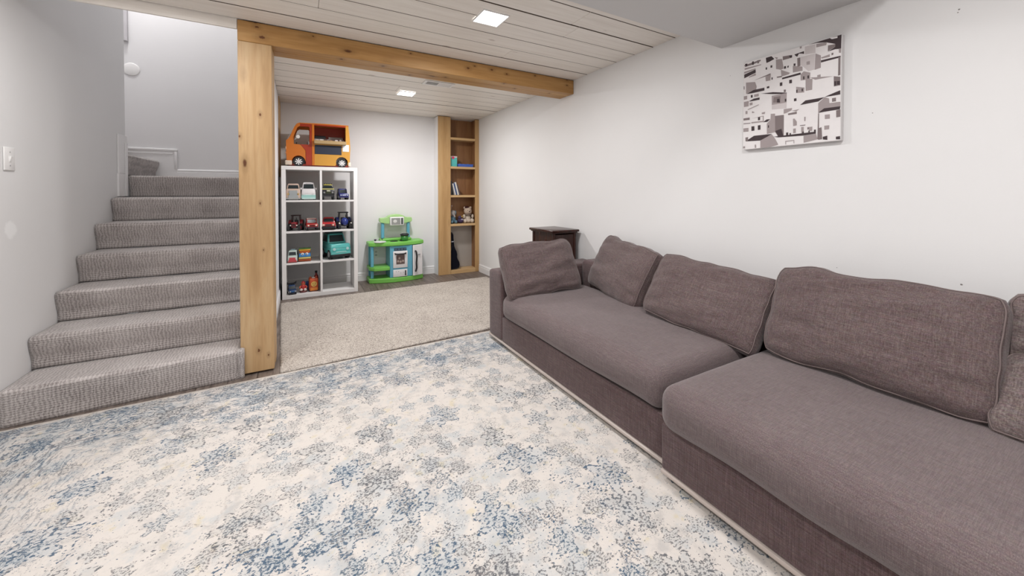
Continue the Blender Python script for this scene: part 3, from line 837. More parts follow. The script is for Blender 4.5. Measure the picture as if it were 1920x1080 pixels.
# ------------------------------------------------------------------ loose cushions
def cushion(label, pb, yaw, lean, roll, w, h, t, mat, seed, dog=-0.055, sag=0.025, nm='cushion', wr=1.0):
    """box cushion. local x: width, z: height, -y: front. pb: middle of the lower front edge"""
    nu, nv, ng = 44, 32, 6
    g = t * 0.5
    rndm = random.Random(seed)
    sd = seed * 3.7
    def surf(u, v, side):
        # outline: corners pulled out, edges drawn in
        xx = w / 2 * u * (1 - sag * (1 - v * v) * abs(u) ** 2 + dog * (abs(v) ** 6) * abs(u) ** 3)
        zz = h / 2 * v * (1 - sag * (1 - u * u) * abs(v) ** 2 + dog * (abs(u) ** 6) * abs(v) ** 3)
        eu, ev = 1 - abs(u), 1 - abs(v)
        puff = ((1 - abs(u) ** 3.2) * (1 - abs(v) ** 3.2)) ** 0.62
        yy = g / 2 * (1 - 0.35 * abs(u * v) ** 4) + (t - g) / 2 * puff * (1.0 - 0.12 * v)
        # gathers at the seams
        ew = math.exp(-eu * 5.5) * math.sin(v * 16 + sd + 3 * noise.noise(Vector((u * 2, v * 4, sd)))) * (1 - abs(v) ** 4)
        eh = math.exp(-ev * 7.5) * math.sin(u * 19 + sd * 2 + 4 * noise.noise(Vector((u * 3, v * 2, sd + 4)))) * (1 - abs(u) ** 4)
        inside = min(1, eu * 7) * min(1, ev * 7)
        yy += wr * (0.0062 * ew * (0.6 + 0.6 * noise.noise(Vector((v * 2.3, sd, side)))) + 0.0042 * eh) * min(1, eu * 12 + 0.05) * min(1, ev * 12 + 0.05)
        fold = noise.noise(Vector((u * 1.3 + sd, v * 3.4 - u * 0.8, side * 5 + sd))) * 0.014 + noise.noise(Vector((u * 3.1, v * 7.0 + sd, side))) * 0.005
        fold -= 0.020 * max(0, 1 - abs(v + 0.35 + 0.25 * u * math.sin(sd)) / 0.16) ** 2 * (0.3 + 0.7 * abs(u)) * 0.5
        yy += wr * fold * inside
        zz += 0.004 * noise.noise(Vector((u * 4 + sd, v * 4, 2))) * abs(v) ** 3
        zz += wr * 0.014 * noise.noise(Vector((u * 2.2 + sd, 7, v))) * abs(v) ** 4
        xx += wr * 0.006 * noise.noise(Vector((v * 2.7 + sd, 3, u))) * abs(u) ** 4
        return xx, yy, zz
    m = MB()
    P, F = [], []
    grid = {}
    for side in (-1, 1):
        for j in range(nv + 1):
            for i in range(nu + 1):
                a = -math.cos(math.pi * i / nu) * 0.35 + (2 * i / nu - 1) * 0.65
                b = -math.cos(math.pi * j / nv) * 0.35 + (2 * j / nv - 1) * 0.65
                q = surf(a, b, side)
                grid[side, i, j] = len(P)
                P.append((q[0], side * q[1], q[2]))
        for j in range(nv):
            for i in range(nu):
                f = (grid[side, i, j], grid[side, i + 1, j], grid[side, i + 1, j + 1], grid[side, i, j + 1])
                F.append(f if side < 0 else f[::-1])
    loop = [(i, 0) for i in range(nu)] + [(nu, j) for j in range(nv)] + [(i, nv) for i in range(nu, 0, -1)] + [(0, j) for j in range(nv, 0, -1)]
    rows = [[grid[-1, i, j] for i, j in loop]]
    for k2 in range(1, ng):
        f = k2 / ng
        rw = []
        for (i, j) in loop:
            A, B = Vector(P[grid[-1, i, j]]), Vector(P[grid[1, i, j]])
            q = A.lerp(B, f)
            d = Vector((q.x / w, 0, q.z / h))
            nrm = Vector(((1 if q.x > 0 else -1) * (abs(i - nu / 2) == nu / 2), 0, (1 if q.z > 0 else -1) * (abs(j - nv / 2) == nv / 2)))
            nrm = nrm.normalized() if nrm.length > 0 else d
            q = q + nrm * (0.011 * math.sin(math.pi * f) + 0.004 * noise.noise(Vector((q.x * 20, f * 4, q.z * 20 + sd))))
            rw.append(len(P)); P.append(tuple(q))
        rows.append(rw)
    rows.append([grid[1, i, j] for i, j in loop])
    L = len(loop)
    for ra, rb in zip(rows[:-1], rows[1:]):
        for i in range(L):
            k2 = (i + 1) % L
            F.append((ra[k2], ra[i], rb[i], rb[k2]))
    m.add(P, F, True)
    root = thing(nm, label, 'cushion', (0, 0, 0), 0, 'loose cushions on the sofa')
    Rm = Matrix.Rotation(yaw, 4, 'Z') @ Matrix.Rotation(-lean, 4, 'X') @ Matrix.Rotation(roll, 4, 'Y')
    ctr = Vector(pb) + (Matrix.Rotation(yaw, 4, 'Z') @ Matrix.Rotation(-lean, 4, 'X')).to_3x3() @ Vector((0, t * 0.36, h / 2))
    root.matrix_world = Matrix.Translation(ctr) @ Rm
    m.build('cover', mat, root)
    pm = MB()
    pm.tube([(P[q][0] * 1.004, P[q][1] - 0.0012, P[q][2] * 1.004) for q in rows[0]], 0.0026, 5, True)
    pm.build('piping', M['piping'], root, 'stitched seam')
    return root
SEAT = 0.428
cushion('small taupe cushion leaning on the sofa armrest', (1.600, 2.285, SEAT + 0.012), R(-4), R(27), R(-2), 0.62, 0.405, 0.19, M['pillow'], 1)
cushion('taupe cushion in the far corner of the sofa, second from the armrest', (1.925, 2.06, SEAT + 0.012), R(-102), R(25), R(5), 0.67, 0.415, 0.19, M['pillow'], 2)
cushion('taupe cushion third from the armrest, leaning beside the largest cushion', (1.815, 1.300, SEAT + 0.014), R(-86), R(30), R(5), 0.655, 0.395, 0.18, M['pillow'], 3)
cushion('largest taupe back cushion, nearest the viewer on the sofa', (1.845, 0.622, SEAT + 0.024), R(-90), R(24), R(0), 0.685, 0.420, 0.19, M['pillow'], 4)
cushion('upright pale taupe cushion cut off by the right edge of the photo', (2.00, 0.045, SEAT + 0.13), R(-88), R(13), R(3), 0.48, 0.28, 0.13, M['pillow2'], 5)
cushion('flat pale taupe cushion low on the seat at the right photo edge', (1.825, 0.035, SEAT + 0.014), R(-92), R(36), R(2), 0.52, 0.27, 0.14, M['pillow2'], 6)

# ------------------------------------------------------------------ dark wooden stand behind the sofa arm
st = thing('side_cabinet', 'small dark cherry wood stand behind the sofa armrest', 'cabinet', (2.145, 3.005, 0.0185))
MB().box(-0.155, 0.155, -0.203, 0.203, 0.788, 0.810, 0.006, 2).build('top', M['cherry'], st)
MB().box(-0.142, 0.142, -0.19, 0.19, 0.778, 0.788, 0.002).build('moulding', M['cherry'], st)
for sx in (-1, 1):
    for sy in (-1, 1):
        MB().box(min(sx * 0.13, sx * 0.105), max(sx * 0.13, sx * 0.105), min(sy * 0.18, sy * 0.152), max(sy * 0.18, sy * 0.152), 0.0005, 0.778, 0.003).build('leg', M['cherry'], st)
MB().box(-0.122, -0.112, -0.152, 0.152, 0.10, 0.778).box(0.112, 0.122, -0.152, 0.152, 0.10, 0.778).build('side_panel', M['cherry'], st)
MB().box(-0.105, 0.105, 0.165, 0.173, 0.10, 0.778).build('back_panel', M['cherry'], st)
MB().box(-0.105, 0.105, -0.173, -0.163, 0.10, 0.56, 0.002).build('door', M['cherry'], st)
dr = MB().box(-0.105, 0.105, -0.176, -0.163, 0.57, 0.768, 0.003).build('drawer', M['cherry'], st)
MB().lathe([(0, 0.012), (0.008, 0.010), (0.010, 0.004), (0.004, 0.0)], n=12).build('knob', plastic((0.25, 0.17, 0.07), 0.3, 0.9), dr, loc=(0, -0.188, 0.68)).rotation_euler = (R(90), 0, 0)
MB().box(-0.118, 0.118, -0.165, 0.165, 0.085, 0.10).build('bottom', M['cherry'], st)

# ------------------------------------------------------------------ wall picture (printed canvas)
C5 = ((78, 285), (935, 40), (912, 965), (62, 1040))     # printed corners: TL TR BR BL in the trace
def homography(src, dst):
    import numpy as np
    A, b = [], []
    for (x_, y_), (u_, v_) in zip(src, dst):
        A.append([x_, y_, 1, 0, 0, 0, -u_ * x_, -u_ * y_]); b.append(u_)
        A.append([0, 0, 0, x_, y_, 1, -v_ * x_, -v_ * y_]); b.append(v_)
    hh = np.linalg.solve(np.array(A, float), np.array(b, float))
    def f(p):
        d = hh[6] * p[0] + hh[7] * p[1] + 1
        return (max(0, min(1, (hh[0] * p[0] + hh[1] * p[1] + hh[2]) / d)), max(0, min(1, (hh[3] * p[0] + hh[4] * p[1] + hh[5]) / d)))
    return f
HM = homography(C5, ((0, 1), (1, 1), (1, 0), (0, 0)))
PW, PH = 0.468, 0.516
pic = thing('canvas_picture', 'black and white canvas print of stacked white village houses on the right wall', 'picture', (2.33, 1.062, 1.427))
MB().box(-0.030, -0.0008, -PW / 2, PW / 2, 0, PH, 0.002).build('canvas', plastic((0.70, 0.68, 0.68), 0.7), pic)
INK = {'W': plastic((0.82, 0.79, 0.79), 0.7), 'L': plastic((0.62, 0.57, 0.57), 0.7), 'G': plastic((0.36, 0.31, 0.31), 0.7), 'H': plastic((0.21, 0.17, 0.17), 0.7), 'D': plastic((0.045, 0.028, 0.032), 0.7)}
keys = ['W', 'L', 'G', 'H', 'D']
ART = [
 ('W', [(62, 285), (935, 40), (912, 965), (62, 1040)]),
 # top band: dark hillside, distant roofs
 ('D', [(640, 128), (935, 40), (930, 165), (880, 168), (810, 190), (875, 150), (878, 122), (800, 108), (720, 112)]),
 ('G', [(712, 122), (806, 106), (800, 132), (712, 152)]), ('H', [(815, 135), (880, 122), (878, 148), (812, 186)]),
 ('W', [(830, 68), (900, 55), (898, 70), (850, 80)]),
 ('D', [(270, 240), (320, 225), (345, 250), (300, 275), (275, 285)]), ('H', [(345, 235), (378, 240), (365, 250)]),
 ('H', [(418, 228), (500, 216), (498, 240), (418, 262)]), ('D', [(470, 222), (500, 220), (500, 235), (485, 240)]),
 ('D', [(520, 212), (605, 183), (605, 208), (585, 205), (560, 205), (545, 232), (530, 225)]), ('G', [(568, 145), (585, 140), (585, 158), (568, 162)]),
 ('L', [(612, 145), (705, 122), (705, 200), (612, 212)]),
 ('H', [(80, 305), (225, 255), (225, 268), (150, 300), (90, 318)]), ('G', [(85, 330), (230, 295), (228, 303), (85, 345)]),
 ('D', [(80, 385), (180, 340), (182, 368), (80, 418)]), ('G', [(80, 362), (180, 330), (180, 340), (80, 378)]), ('G', [(120, 405), (180, 372), (182, 392), (120, 412)]),
 ('D', [(88, 292), (110, 288), (108, 312), (95, 316)]), ('D', [(150, 272), (165, 268), (165, 300), (150, 300)]), ('H', [(195, 262), (212, 258), (212, 285), (196, 290)]),
 # upper houses
 ('G', [(358, 255), (412, 250), (425, 335), (400, 345), (358, 338)]),
 ('D', [(268, 325), (280, 322), (280, 342), (268, 345)]), ('D', [(310, 308), (326, 304), (326, 325), (310, 328)]), ('D', [(428, 316), (446, 312), (446, 334), (428, 338)]), ('D', [(458, 312), (470, 308), (468, 326), (456, 328)]), ('D', [(512, 292), (530, 290), (528, 312), (512, 312)]),
 ('G', [(505, 312), (590, 318), (590, 355), (505, 370)]), ('H', [(545, 245), (572, 238), (572, 312), (545, 320)]), ('L', [(575, 235), (700, 205), (695, 345), (640, 360), (592, 315), (575, 310)]),
 ('G', [(704, 205), (752, 222), (750, 330), (696, 348)]), ('G', [(625, 276), (655, 270), (655, 300), (625, 304)]),
 ('D', [(752, 265), (925, 225), (925, 240), (800, 272), (752, 285)]), ('G', [(752, 240), (830, 212), (830, 235), (760, 250)]), ('H', [(905, 238), (924, 235), (920, 395), (900, 400)]), ('H', [(845, 202), (862, 198), (860, 218), (845, 222)]), ('G', [(908, 165), (930, 160), (928, 200), (910, 200)]),
 ('G', [(400, 345), (480, 372), (470, 385), (405, 405)]), ('H', [(158, 440), (310, 375), (310, 388), (200, 425)]), ('G', [(265, 405), (312, 385), (308, 438), (268, 445)]), ('D', [(318, 412), (328, 410), (328, 430), (318, 432)]),
 ('D', [(410, 415), (572, 370), (575, 388), (410, 430)]), ('H', [(365, 405), (410, 398), (408, 410), (365, 416)]), ('G', [(572, 388), (600, 360), (658, 372), (655, 430), (572, 440)]), ('D', [(594, 405), (606, 403), (606, 430), (594, 432)]), ('D', [(632, 398), (646, 395), (646, 422), (632, 425)]),
 ('G', [(615, 435), (676, 425), (672, 522), (615, 532)]), ('G', [(655, 415), (860, 405), (700, 435)]), ('G', [(718, 395), (748, 388), (748, 412), (718, 418)]), ('H', [(862, 405), (920, 410), (918, 485), (862, 495)]), ('D', [(866, 450), (884, 448), (884, 486), (866, 488)]), ('D', [(888, 448), (916, 446), (916, 480), (888, 480)]),
 ('D', [(390, 458), (412, 454), (412, 484), (390, 488)]), ('D', [(472, 435), (496, 431), (496, 462), (472, 466)]), ('D', [(276, 492), (298, 486), (298, 504), (276, 508)]),
 # left houses
 ('G', [(95, 455), (175, 450), (188, 490), (182, 520), (95, 555)]), ('D', [(100, 555), (160, 520), (255, 500), (255, 525), (150, 548)]), ('H', [(75, 488), (82, 487), (82, 515), (75, 516)]),
 ('G', [(75, 575), (104, 570), (104, 600), (75, 606)]), ('D', [(136, 565), (152, 562), (152, 585), (136, 588)]), ('G', [(165, 560), (205, 552), (205, 575), (165, 582)]), ('D', [(120, 618), (160, 596), (212, 585), (212, 605), (130, 620)]), ('G', [(75, 625), (118, 615), (115, 662), (75, 668)]), ('G', [(125, 632), (150, 628), (150, 650), (125, 655)]),
 # middle terrace
 ('D', [(225, 552), (330, 540), (452, 545), (440, 556), (330, 558)]), ('G', [(318, 572), (450, 548), (446, 632), (318, 652)]), ('H', [(335, 585), (395, 575), (392, 630), (330, 632)]), ('D', [(365, 600), (385, 598), (390, 632), (362, 632)]), ('L', [(318, 652), (446, 632), (444, 682), (318, 692)]), ('D', [(432, 600), (446, 598), (446, 622), (432, 625)]), ('H', [(424, 520), (442, 518), (442, 540), (424, 542)]),
 ('G', [(532, 495), (605, 502), (602, 545), (532, 550)]), ('D', [(533, 522), (545, 520), (543, 546), (533, 547)]), ('D', [(580, 512), (592, 510), (592, 534), (580, 537)]), ('D', [(512, 598), (534, 594), (534, 618), (512, 622)]),
 # right hand houses
 ('D', [(565, 655), (612, 615), (780, 588), (725, 625)]), ('G', [(724, 640), (782, 588), (820, 600), (822, 640), (918, 630), (918, 672), (790, 690), (722, 725)]), ('D', [(780, 585), (918, 528), (918, 565), (830, 580)]), ('W', [(820, 602), (918, 582), (918, 628), (822, 640)]), ('H', [(845, 598), (880, 592), (880, 625), (845, 630)]),
 ('D', [(722, 725), (775, 685), (918, 668), (912, 695), (800, 712)]), ('H', [(880, 705), (918, 695), (916, 760), (880, 766)]),
 ('G', [(780, 742), (824, 738), (824, 776), (780, 780)]), ('G', [(774, 838), (818, 834), (816, 868), (774, 874)]), ('H', [(722, 728), (730, 728), (726, 960), (712, 955)]),
 # lower middle
 ('G', [(422, 690), (495, 680), (490, 700), (440, 725), (420, 730)]), ('H', [(458, 728), (535, 712), (535, 732), (460, 742)]), ('G', [(490, 705), (560, 690), (530, 710)]),
 ('G', [(308, 730), (345, 728), (345, 890), (272, 905), (272, 815), (305, 780)]), ('H', [(345, 748), (422, 740), (418, 925), (370, 930), (345, 890)]), ('D', [(345, 880), (400, 860), (415, 922), (375, 930)]),
 ('D', [(240, 802), (272, 778), (305, 775), (275, 800)]), ('D', [(282, 830), (291, 828), (291, 850), (282, 852)]),
 ('H', [(70, 768), (124, 760), (122, 780), (70, 786)]), ('D', [(196, 760), (214, 756), (214, 782), (196, 786)]), ('G', [(135, 770), (245, 745), (245, 800), (138, 812), (138, 800), (238, 790), (238, 752)]), ('H', [(70, 812), (130, 806), (130, 812), (70, 818)]),
 ('D', [(138, 838), (164, 836), (164, 874), (138, 878)]), ('D', [(194, 830), (217, 826), (217, 866), (194, 870)]), ('G', [(68, 855), (112, 850), (112, 882), (68, 886)]),
 ('G', [(88, 705), (105, 702), (105, 728), (88, 730)]), ('G', [(145, 705), (170, 715), (145, 722)]), ('G', [(230, 718), (260, 712), (255, 730), (230, 732)]), ('G', [(105, 690), (205, 645), (205, 652), (115, 692)]),
 ('G', [(502, 775), (514, 772), (534, 800), (534, 832), (502, 838)]), ('G', [(502, 862), (524, 858), (524, 898), (502, 902)]), ('G', [(600, 760), (612, 758), (610, 795), (600, 797)]), ('G', [(572, 848), (595, 846), (592, 905), (572, 908)]), ('G', [(640, 848), (670, 845), (668, 880), (640, 884)]), ('H', [(626, 850), (640, 848), (640, 868), (626, 870)]), ('H', [(562, 832), (610, 826), (608, 834), (562, 838)]),
 # bottom strip
 ('D', [(85, 968), (160, 920), (315, 905), (250, 945), (210, 962)]), ('G', [(214, 962), (315, 908), (345, 950), (370, 1000), (300, 1022), (214, 1028)]), ('H', [(85, 935), (108, 930), (108, 962), (85, 966)]),
 ('D', [(330, 930), (700, 888), (700, 905), (590, 922), (370, 936)]), ('D', [(440, 895), (458, 893), (458, 920), (440, 922)]), ('D', [(470, 900), (482, 898), (482, 918), (470, 920)]), ('D', [(582, 888), (595, 886), (595, 915), (582, 917)]), ('D', [(684, 872), (700, 870), (700, 900), (684, 902)]), ('D', [(635, 880), (646, 878), (646, 905), (635, 908)]),
 ('G', [(592, 925), (700, 905), (715, 955), (592, 985)]), ('H', [(722, 860), (750, 850), (755, 955), (722, 960)]), ('D', [(760, 935), (800, 925), (800, 962), (762, 958)]), ('D', [(875, 935), (912, 930), (912, 958), (875, 958)]), ('G', [(432, 968), (510, 960), (510, 990), (505, 990), (505, 966), (438, 974), (438, 998), (432, 998)]),
 ('G', [(62, 1012), (80, 1010), (80, 1028), (62, 1030)]), ('G', [(165, 998), (175, 996), (178, 1025), (165, 1026)]),
]
m = MB()
for li, (kk, pts) in enumerate(ART):
    m.cur = keys.index(kk)
    dx = -0.0303 - 0.000012 * li
    P = []
    for p in pts:
        u_, v_ = HM(p)
        P.append((dx, (0.5 - u_) * (PW - 0.004), 0.002 + v_ * (PH - 0.004)))
    m.add(P, [tuple(range(len(P)))])
m.build('print', [INK[k2] for k2 in keys], pic, 'printed photograph of white houses')

# ------------------------------------------------------------------ stairwell fittings and switch
rp_ = thing('round_wall_plate', 'round white cover plate on the stairwell wall', 'wall plate', (-1.523, YB - 0.0005, 2.455), 0, None, R(90))
MB().lathe([(0, 0.008), (0.058, 0.008), (0.064, 0.006), (0.067, 0.003), (0.067, 0.0), (0, 0)], n=36).build('cover', M['white'], rp_)
cv = thing('canvas_picture', 'grey canvas picture high on the stairwell wall, mostly hidden by the corner', 'picture', (-1.742, YB, 2.735))
MB().box(-0.2, 0.2, -0.035, -0.001, 0, 0.50, 0.002).build('canvas', paint('canvas_grey', (0.66, 0.64, 0.66), 0.6), cv)
MB().box(-0.2, 0.2, -0.0362, -0.0355, 0.335, 0.347).build('print_line', plastic((0.2, 0.18, 0.2), 0.8), cv)
sw = thing('light_switch', 'white light switch plate on the left wall', 'light switch', (XL, 2.972, 1.347))
MB().box(0.0005, 0.007, -0.042, 0.042, -0.060, 0.060, 0.003, 2).build('plate', M['white'], sw)
MB().frust((0.006, 0.009, -0.008, 0.008, -0.016), (0.006, 0.016, -0.007, 0.007, 0.014), 0.001).build('toggle', M['white'], sw)
for s_ in (-1, 1):
    MB().cyl((0.0068, 0, s_ * 0.035), (0.0082, 0, s_ * 0.035), 0.0035, n=10).build('screw', plastic((0.6, 0.6, 0.6), 0.3, 0.8), sw)
ou = thing('wall_outlet', 'white wall socket behind the play kitchen', 'socket', (0.889, YB, 0.353))
MB().box(-0.038, 0.038, -0.007, -0.0005, -0.060, 0.060, 0.003, 2).build('plate', M['white'], ou)
for s_ in (-1, 1):
    MB().box(-0.014, 0.014, -0.0085, -0.006, s_ * 0.022 - 0.012, s_ * 0.022 + 0.012, 0.002).build('receptacle', plastic((0.55, 0.54, 0.53), 0.5), ou)
#--TOYS--
# ------------------------------------------------------------------ built-in bookcase
BX0, BX1, BY0 = 1.702, XR - 0.001, 5.170
bc = thing('bookcase', 'narrow built-in pine bookcase in the far right corner', 'bookcase', (0, 0, 0))
MB().box(BX0, 1.885, BY0, BY0 + 0.022, 0.001, ZC - 0.008, 0.002).build('wide_stile', M['case'], bc)
MB().box(2.268, BX1, BY0, BY0 + 0.022, 0.001, ZC - 0.008, 0.002).build('narrow_stile', M['case'], bc)
MB().box(BX0, BX0 + 0.018, BY0 + 0.0225, YB - 0.0005, 0.001, ZC - 0.008).build('outer_side', M['trim'], bc, 'white painted outer side')
MB().box(1.867, 1.885, BY0 + 0.0225, YB - 0.0005, 0.001, ZC - 0.008).build('side_panel', M['case_shaded'], bc)
MB().box(2.290, BX1 - 0.001, BY0 + 0.0225, YB - 0.0005, 0.001, ZC - 0.008).build('side_panel', M['case_shaded'], bc)
MB().box(1.8855, 2.2895, YB - 0.012, YB - 0.0005, 0.727, ZC - 0.008).build('back_panel', M['case_shaded'], bc)
MB().box(1.8855, 2.2895, YB - 0.010, YB - 0.0005, 0.056, 0.6945).build('lower_back', M['concrete'], bc, 'bare grey backing')
MB().box(1.886, 2.267, BY0 + 0.001, BY0 + 0.020, 0.001, 0.055, 0.0015).build('bottom_rail', M['case_x'], bc)
MB().box(1.886, 2.2895, BY0 + 0.0205, YB - 0.0125, 0.037, 0.055, 0.001).build('shelf', M['case_x'], bc)
for z_ in (0.725, 1.142, 1.556, 1.974):
    MB().box(1.886, 2.2675, BY0 + 0.002, BY0 + 0.0225, z_ - 0.032, z_, 0.0015).box(1.886, 2.2895, BY0 + 0.0225, YB - 0.0125, z_ - 0.030, z_).build('shelf', M['case_x'], bc)
# things on its shelves
bx = thing('gift_box', 'teal cardboard box with a pink dot on the bookcase shelf', 'box', (1.950, 5.245, 1.5565))
MB().box(-0.050, 0.050, -0.032, 0.032, 0, 0.130, 0.003).build('carton', plastic((0.10, 0.52, 0.50), 0.5), bx)
MB().box(-0.051, 0.051, -0.033, 0.033, 0.1305, 0.152, 0.002).build('lid', plastic((0.75, 0.62, 0.62), 0.5), bx)
MB().cyl((-0.012, -0.0335, 0.128), (-0.012, -0.0350, 0.128), 0.020, n=20).build('dot', plastic((0.62, 0.05, 0.14), 0.5), bx)
rr_ = random.Random(11)
def toy_car_tiny(name, label, loc, c, rz, L=0.06, group=None):
    t = thing(name, label, 'toy car', loc, rz, group)
    MB().box(-L * 0.24, L * 0.24, -L / 2, L / 2, L * 0.1, L * 0.30, L * 0.05, 2).build('body', plastic(c, 0.3), t)
    MB().frust((-L * 0.21, L * 0.21, -L * 0.22, L * 0.28, L * 0.30), (-L * 0.17, L * 0.17, -L * 0.10, L * 0.18, L * 0.47), L * 0.03).build('cabin', plastic((0.35, 0.42, 0.62), 0.2), t)
    for sx in (-1, 1):
        for sy in (-0.30, 0.30):
            MB().cyl((sx * L * 0.20, sy * L, L * 0.115), (sx * L * 0.27, sy * L, L * 0.115), L * 0.11, n=12).build('wheel', plastic((0.02, 0.02, 0.02), 0.6), t)
    return t
tb = thing('toy_basket', 'low blue plastic tray on the bookcase shelf beside the teal box', 'tray', (2.125, 5.255, 1.5565))
MB().box(-0.115, 0.115, -0.060, 0.060, 0, 0.006).frust((-0.113, -0.107, -0.060, 0.060, 0.006), (-0.121, -0.115, -0.064, 0.064, 0.040)).frust((0.107, 0.113, -0.060, 0.060, 0.006), (0.115, 0.121, -0.064, 0.064, 0.040)).frust((-0.107, 0.107, -0.060, -0.054, 0.006), (-0.115, 0.115, -0.064, -0.058, 0.040)).frust((-0.107, 0.107, 0.054, 0.060, 0.006), (-0.115, 0.115, 0.058, 0.064, 0.040)).build('tray', plastic((0.04, 0.12, 0.50), 0.35), tb)
for i, (cx_, cy_, cc, lab) in enumerate(((-0.070, -0.010, (0.03, 0.06, 0.30), 'navy toy car at the left end of the blue tray'), (-0.010, 0.006, (0.55, 0.60, 0.75), 'pale blue toy car in the middle of the blue tray'), (0.055, -0.008, (0.06, 0.16, 0.62), 'bright blue toy car at the right end of the blue tray'))):
    toy_car_tiny('toy_car', lab, (2.125 + cx_, 5.255 + cy_, 1.5635 + 0.0), cc, R(70 + 25 * i), 0.085, 'cars in the blue tray')
bkl = [((0.018, 0.020, 0.030), 0.205, 'black book standing at the left end of the bookcase row'), ((0.62, 0.60, 0.58), 0.17, 'white book leaning on the black book'), ((0.05, 0.09, 0.24), 0.175, 'navy blue book between two white books'), ((0.72, 0.70, 0.66), 0.19, 'tall white book leaning in the bookcase row'), ((0.10, 0.07, 0.07), 0.155, 'short dark book at the right end of the bookcase row')]
xb = 1.888
for i, (c_, h_, lab) in enumerate(bkl):
    th = (0.022, 0.018, 0.014, 0.020, 0.015)[i]
    a = (0.0, 14, 14, 14, 14)[i]
    root = thing('book', lab, 'book', (xb + 0.003, 5.262, 1.1425), 0, 'books on the bookcase')
    root.rotation_euler = (0, -R(a), 0)
    MB().box(0, 0.002, -0.066, 0.066, 0, h_).box(th - 0.002, th, -0.066, 0.066, 0, h_).box(0.002, th - 0.002, -0.066, -0.064, 0, h_).build('cover', plastic(c_, 0.45), root)
    MB().box(0.002, th - 0.002, -0.0635, 0.062, 0.003, h_ - 0.003).build('pages', plastic((0.72, 0.69, 0.62), 0.8), root)
    xb += th / math.cos(R(a)) + 0.005 + (0.040 if i == 0 else 0.0)
# plush toys
def fuzzy(c, c2):
    t = NT('plush')
    f = t.noise(t.coord(), 220, 3, 0.7)
    t.bump(f, 0.8, 0.006)
    return t.base(t.mix(t.step(f, 0.35, 0.65), c2, c), 0.95, spec=0.1)
bear_m, bear_d = fuzzy((0.62, 0.50, 0.40), (0.42, 0.32, 0.25)), fuzzy((0.72, 0.63, 0.53), (0.52, 0.44, 0.36))
bear = thing('teddy_bear', 'cream teddy bear sitting on the bookcase shelf', 'teddy bear', (2.185, 5.262, 0.7255))
MB().ball((0, 0.01, 0.065), (0.052, 0.045, 0.065)).ball((-0.058, -0.025, 0.034), (0.030, 0.045, 0.034)).ball((0.058, -0.025, 0.034), (0.030, 0.045, 0.034)).ball((0, -0.02, 0.034), (0.045, 0.035, 0.030)).build('body', bear_d, bear)
MB().ball((0, -0.004, 0.178), (0.062, 0.052, 0.058)).ball((0, -0.048, 0.165), (0.027, 0.020, 0.021)).build('head', bear_m, bear)
for sx in (-1, 1):
    MB().ball((sx * 0.046, 0.004, 0.226), (0.020, 0.012, 0.020)).build('ear', bear_m, bear)
    MB().ball((sx * 0.068, -0.020, 0.100), (0.020, 0.022, 0.032)).build('arm', bear_d, bear)
    MB().ball((sx * 0.022, -0.049, 0.188), 0.0055, 8, 6).build('eye', plastic((0.01, 0.01, 0.01), 0.2), bear)
MB().ball((0, -0.068, 0.172), (0.011, 0.006, 0.008), 10, 6).build('nose', plastic((0.03, 0.015, 0.012), 0.4), bear)
MB().tube([(0.050 * math.cos(a / 16 * 2 * math.pi), -0.002 + 0.044 * math.sin(a / 16 * 2 * math.pi), 0.123) for a in range(16)], 0.010, 8, True).build('scarf', fuzzy((0.10, 0.07, 0.06), (0.30, 0.24, 0.19)), bear)
MB().ball((-0.02, -0.01, 0.236), (0.034, 0.03, 0.016)).build('hat', fuzzy((0.06, 0.02, 0.02), (0.03, 0.01, 0.01)), bear)
pb_m = fuzzy((0.16, 0.27, 0.33), (0.09, 0.16, 0.22))
pb_ = thing('plush_elephant', 'blue grey plush toy with a pale head at the left of the shelf', 'plush toy', (1.945, 5.265, 0.7255))
MB().ball((0, 0.01, 0.060), (0.055, 0.045, 0.060)).ball((-0.030, -0.045, 0.026), (0.022, 0.036, 0.026)).ball((0.034, -0.045, 0.026), (0.022, 0.036, 0.026)).build('body', pb_m, pb_)
MB().ball((0.0, -0.005, 0.150), (0.048, 0.044, 0.046)).tube([(0, -0.040, 0.145), (0.004, -0.062, 0.125), (0.010, -0.068, 0.095)], 0.013, 8).build('head', fuzzy((0.40, 0.36, 0.34), (0.28, 0.26, 0.26)), pb_)
for sx in (-1, 1):
    MB().ball((sx * 0.046, 0.006, 0.155), (0.012, 0.030, 0.034)).build('ear', pb_m, pb_)
MB().tube([(-0.02, 0.01, 0.19), (-0.018, 0.005, 0.225), (-0.012, 0.0, 0.25)], 0.004, 6).ball((-0.012, 0.0, 0.258), 0.013, 10, 6).build('pompom', fuzzy((0.55, 0.42, 0.36), (0.40, 0.30, 0.26)), pb_)
pp_ = thing('plush_bird', 'dark purple plush bird with a yellow beak between two plush toys', 'plush toy', (2.062, 5.245, 0.7255))
MB().ball((0, 0, 0.040), (0.046, 0.050, 0.040)).ball((-0.012, -0.012, 0.086), (0.030, 0.030, 0.028)).build('body', fuzzy((0.10, 0.07, 0.14), (0.04, 0.03, 0.07)), pp_)
MB().cyl((0.000, -0.036, 0.098), (0.034, -0.050, 0.110), 0.013, 0.003, 10).build('beak', plastic((0.42, 0.26, 0.05), 0.6), pp_)
MB().ball((0.010, -0.044, 0.058), (0.020, 0.010, 0.012)).build('patch', fuzzy((0.5, 0.46, 0.55), (0.3, 0.26, 0.36)), pp_)
gt = thing('instrument_case', 'black soft violin-shaped case standing in the bottom of the bookcase', 'instrument case', (1.962, 5.255, 0.0555))
gt.rotation_euler = (0, R(-5), 0)
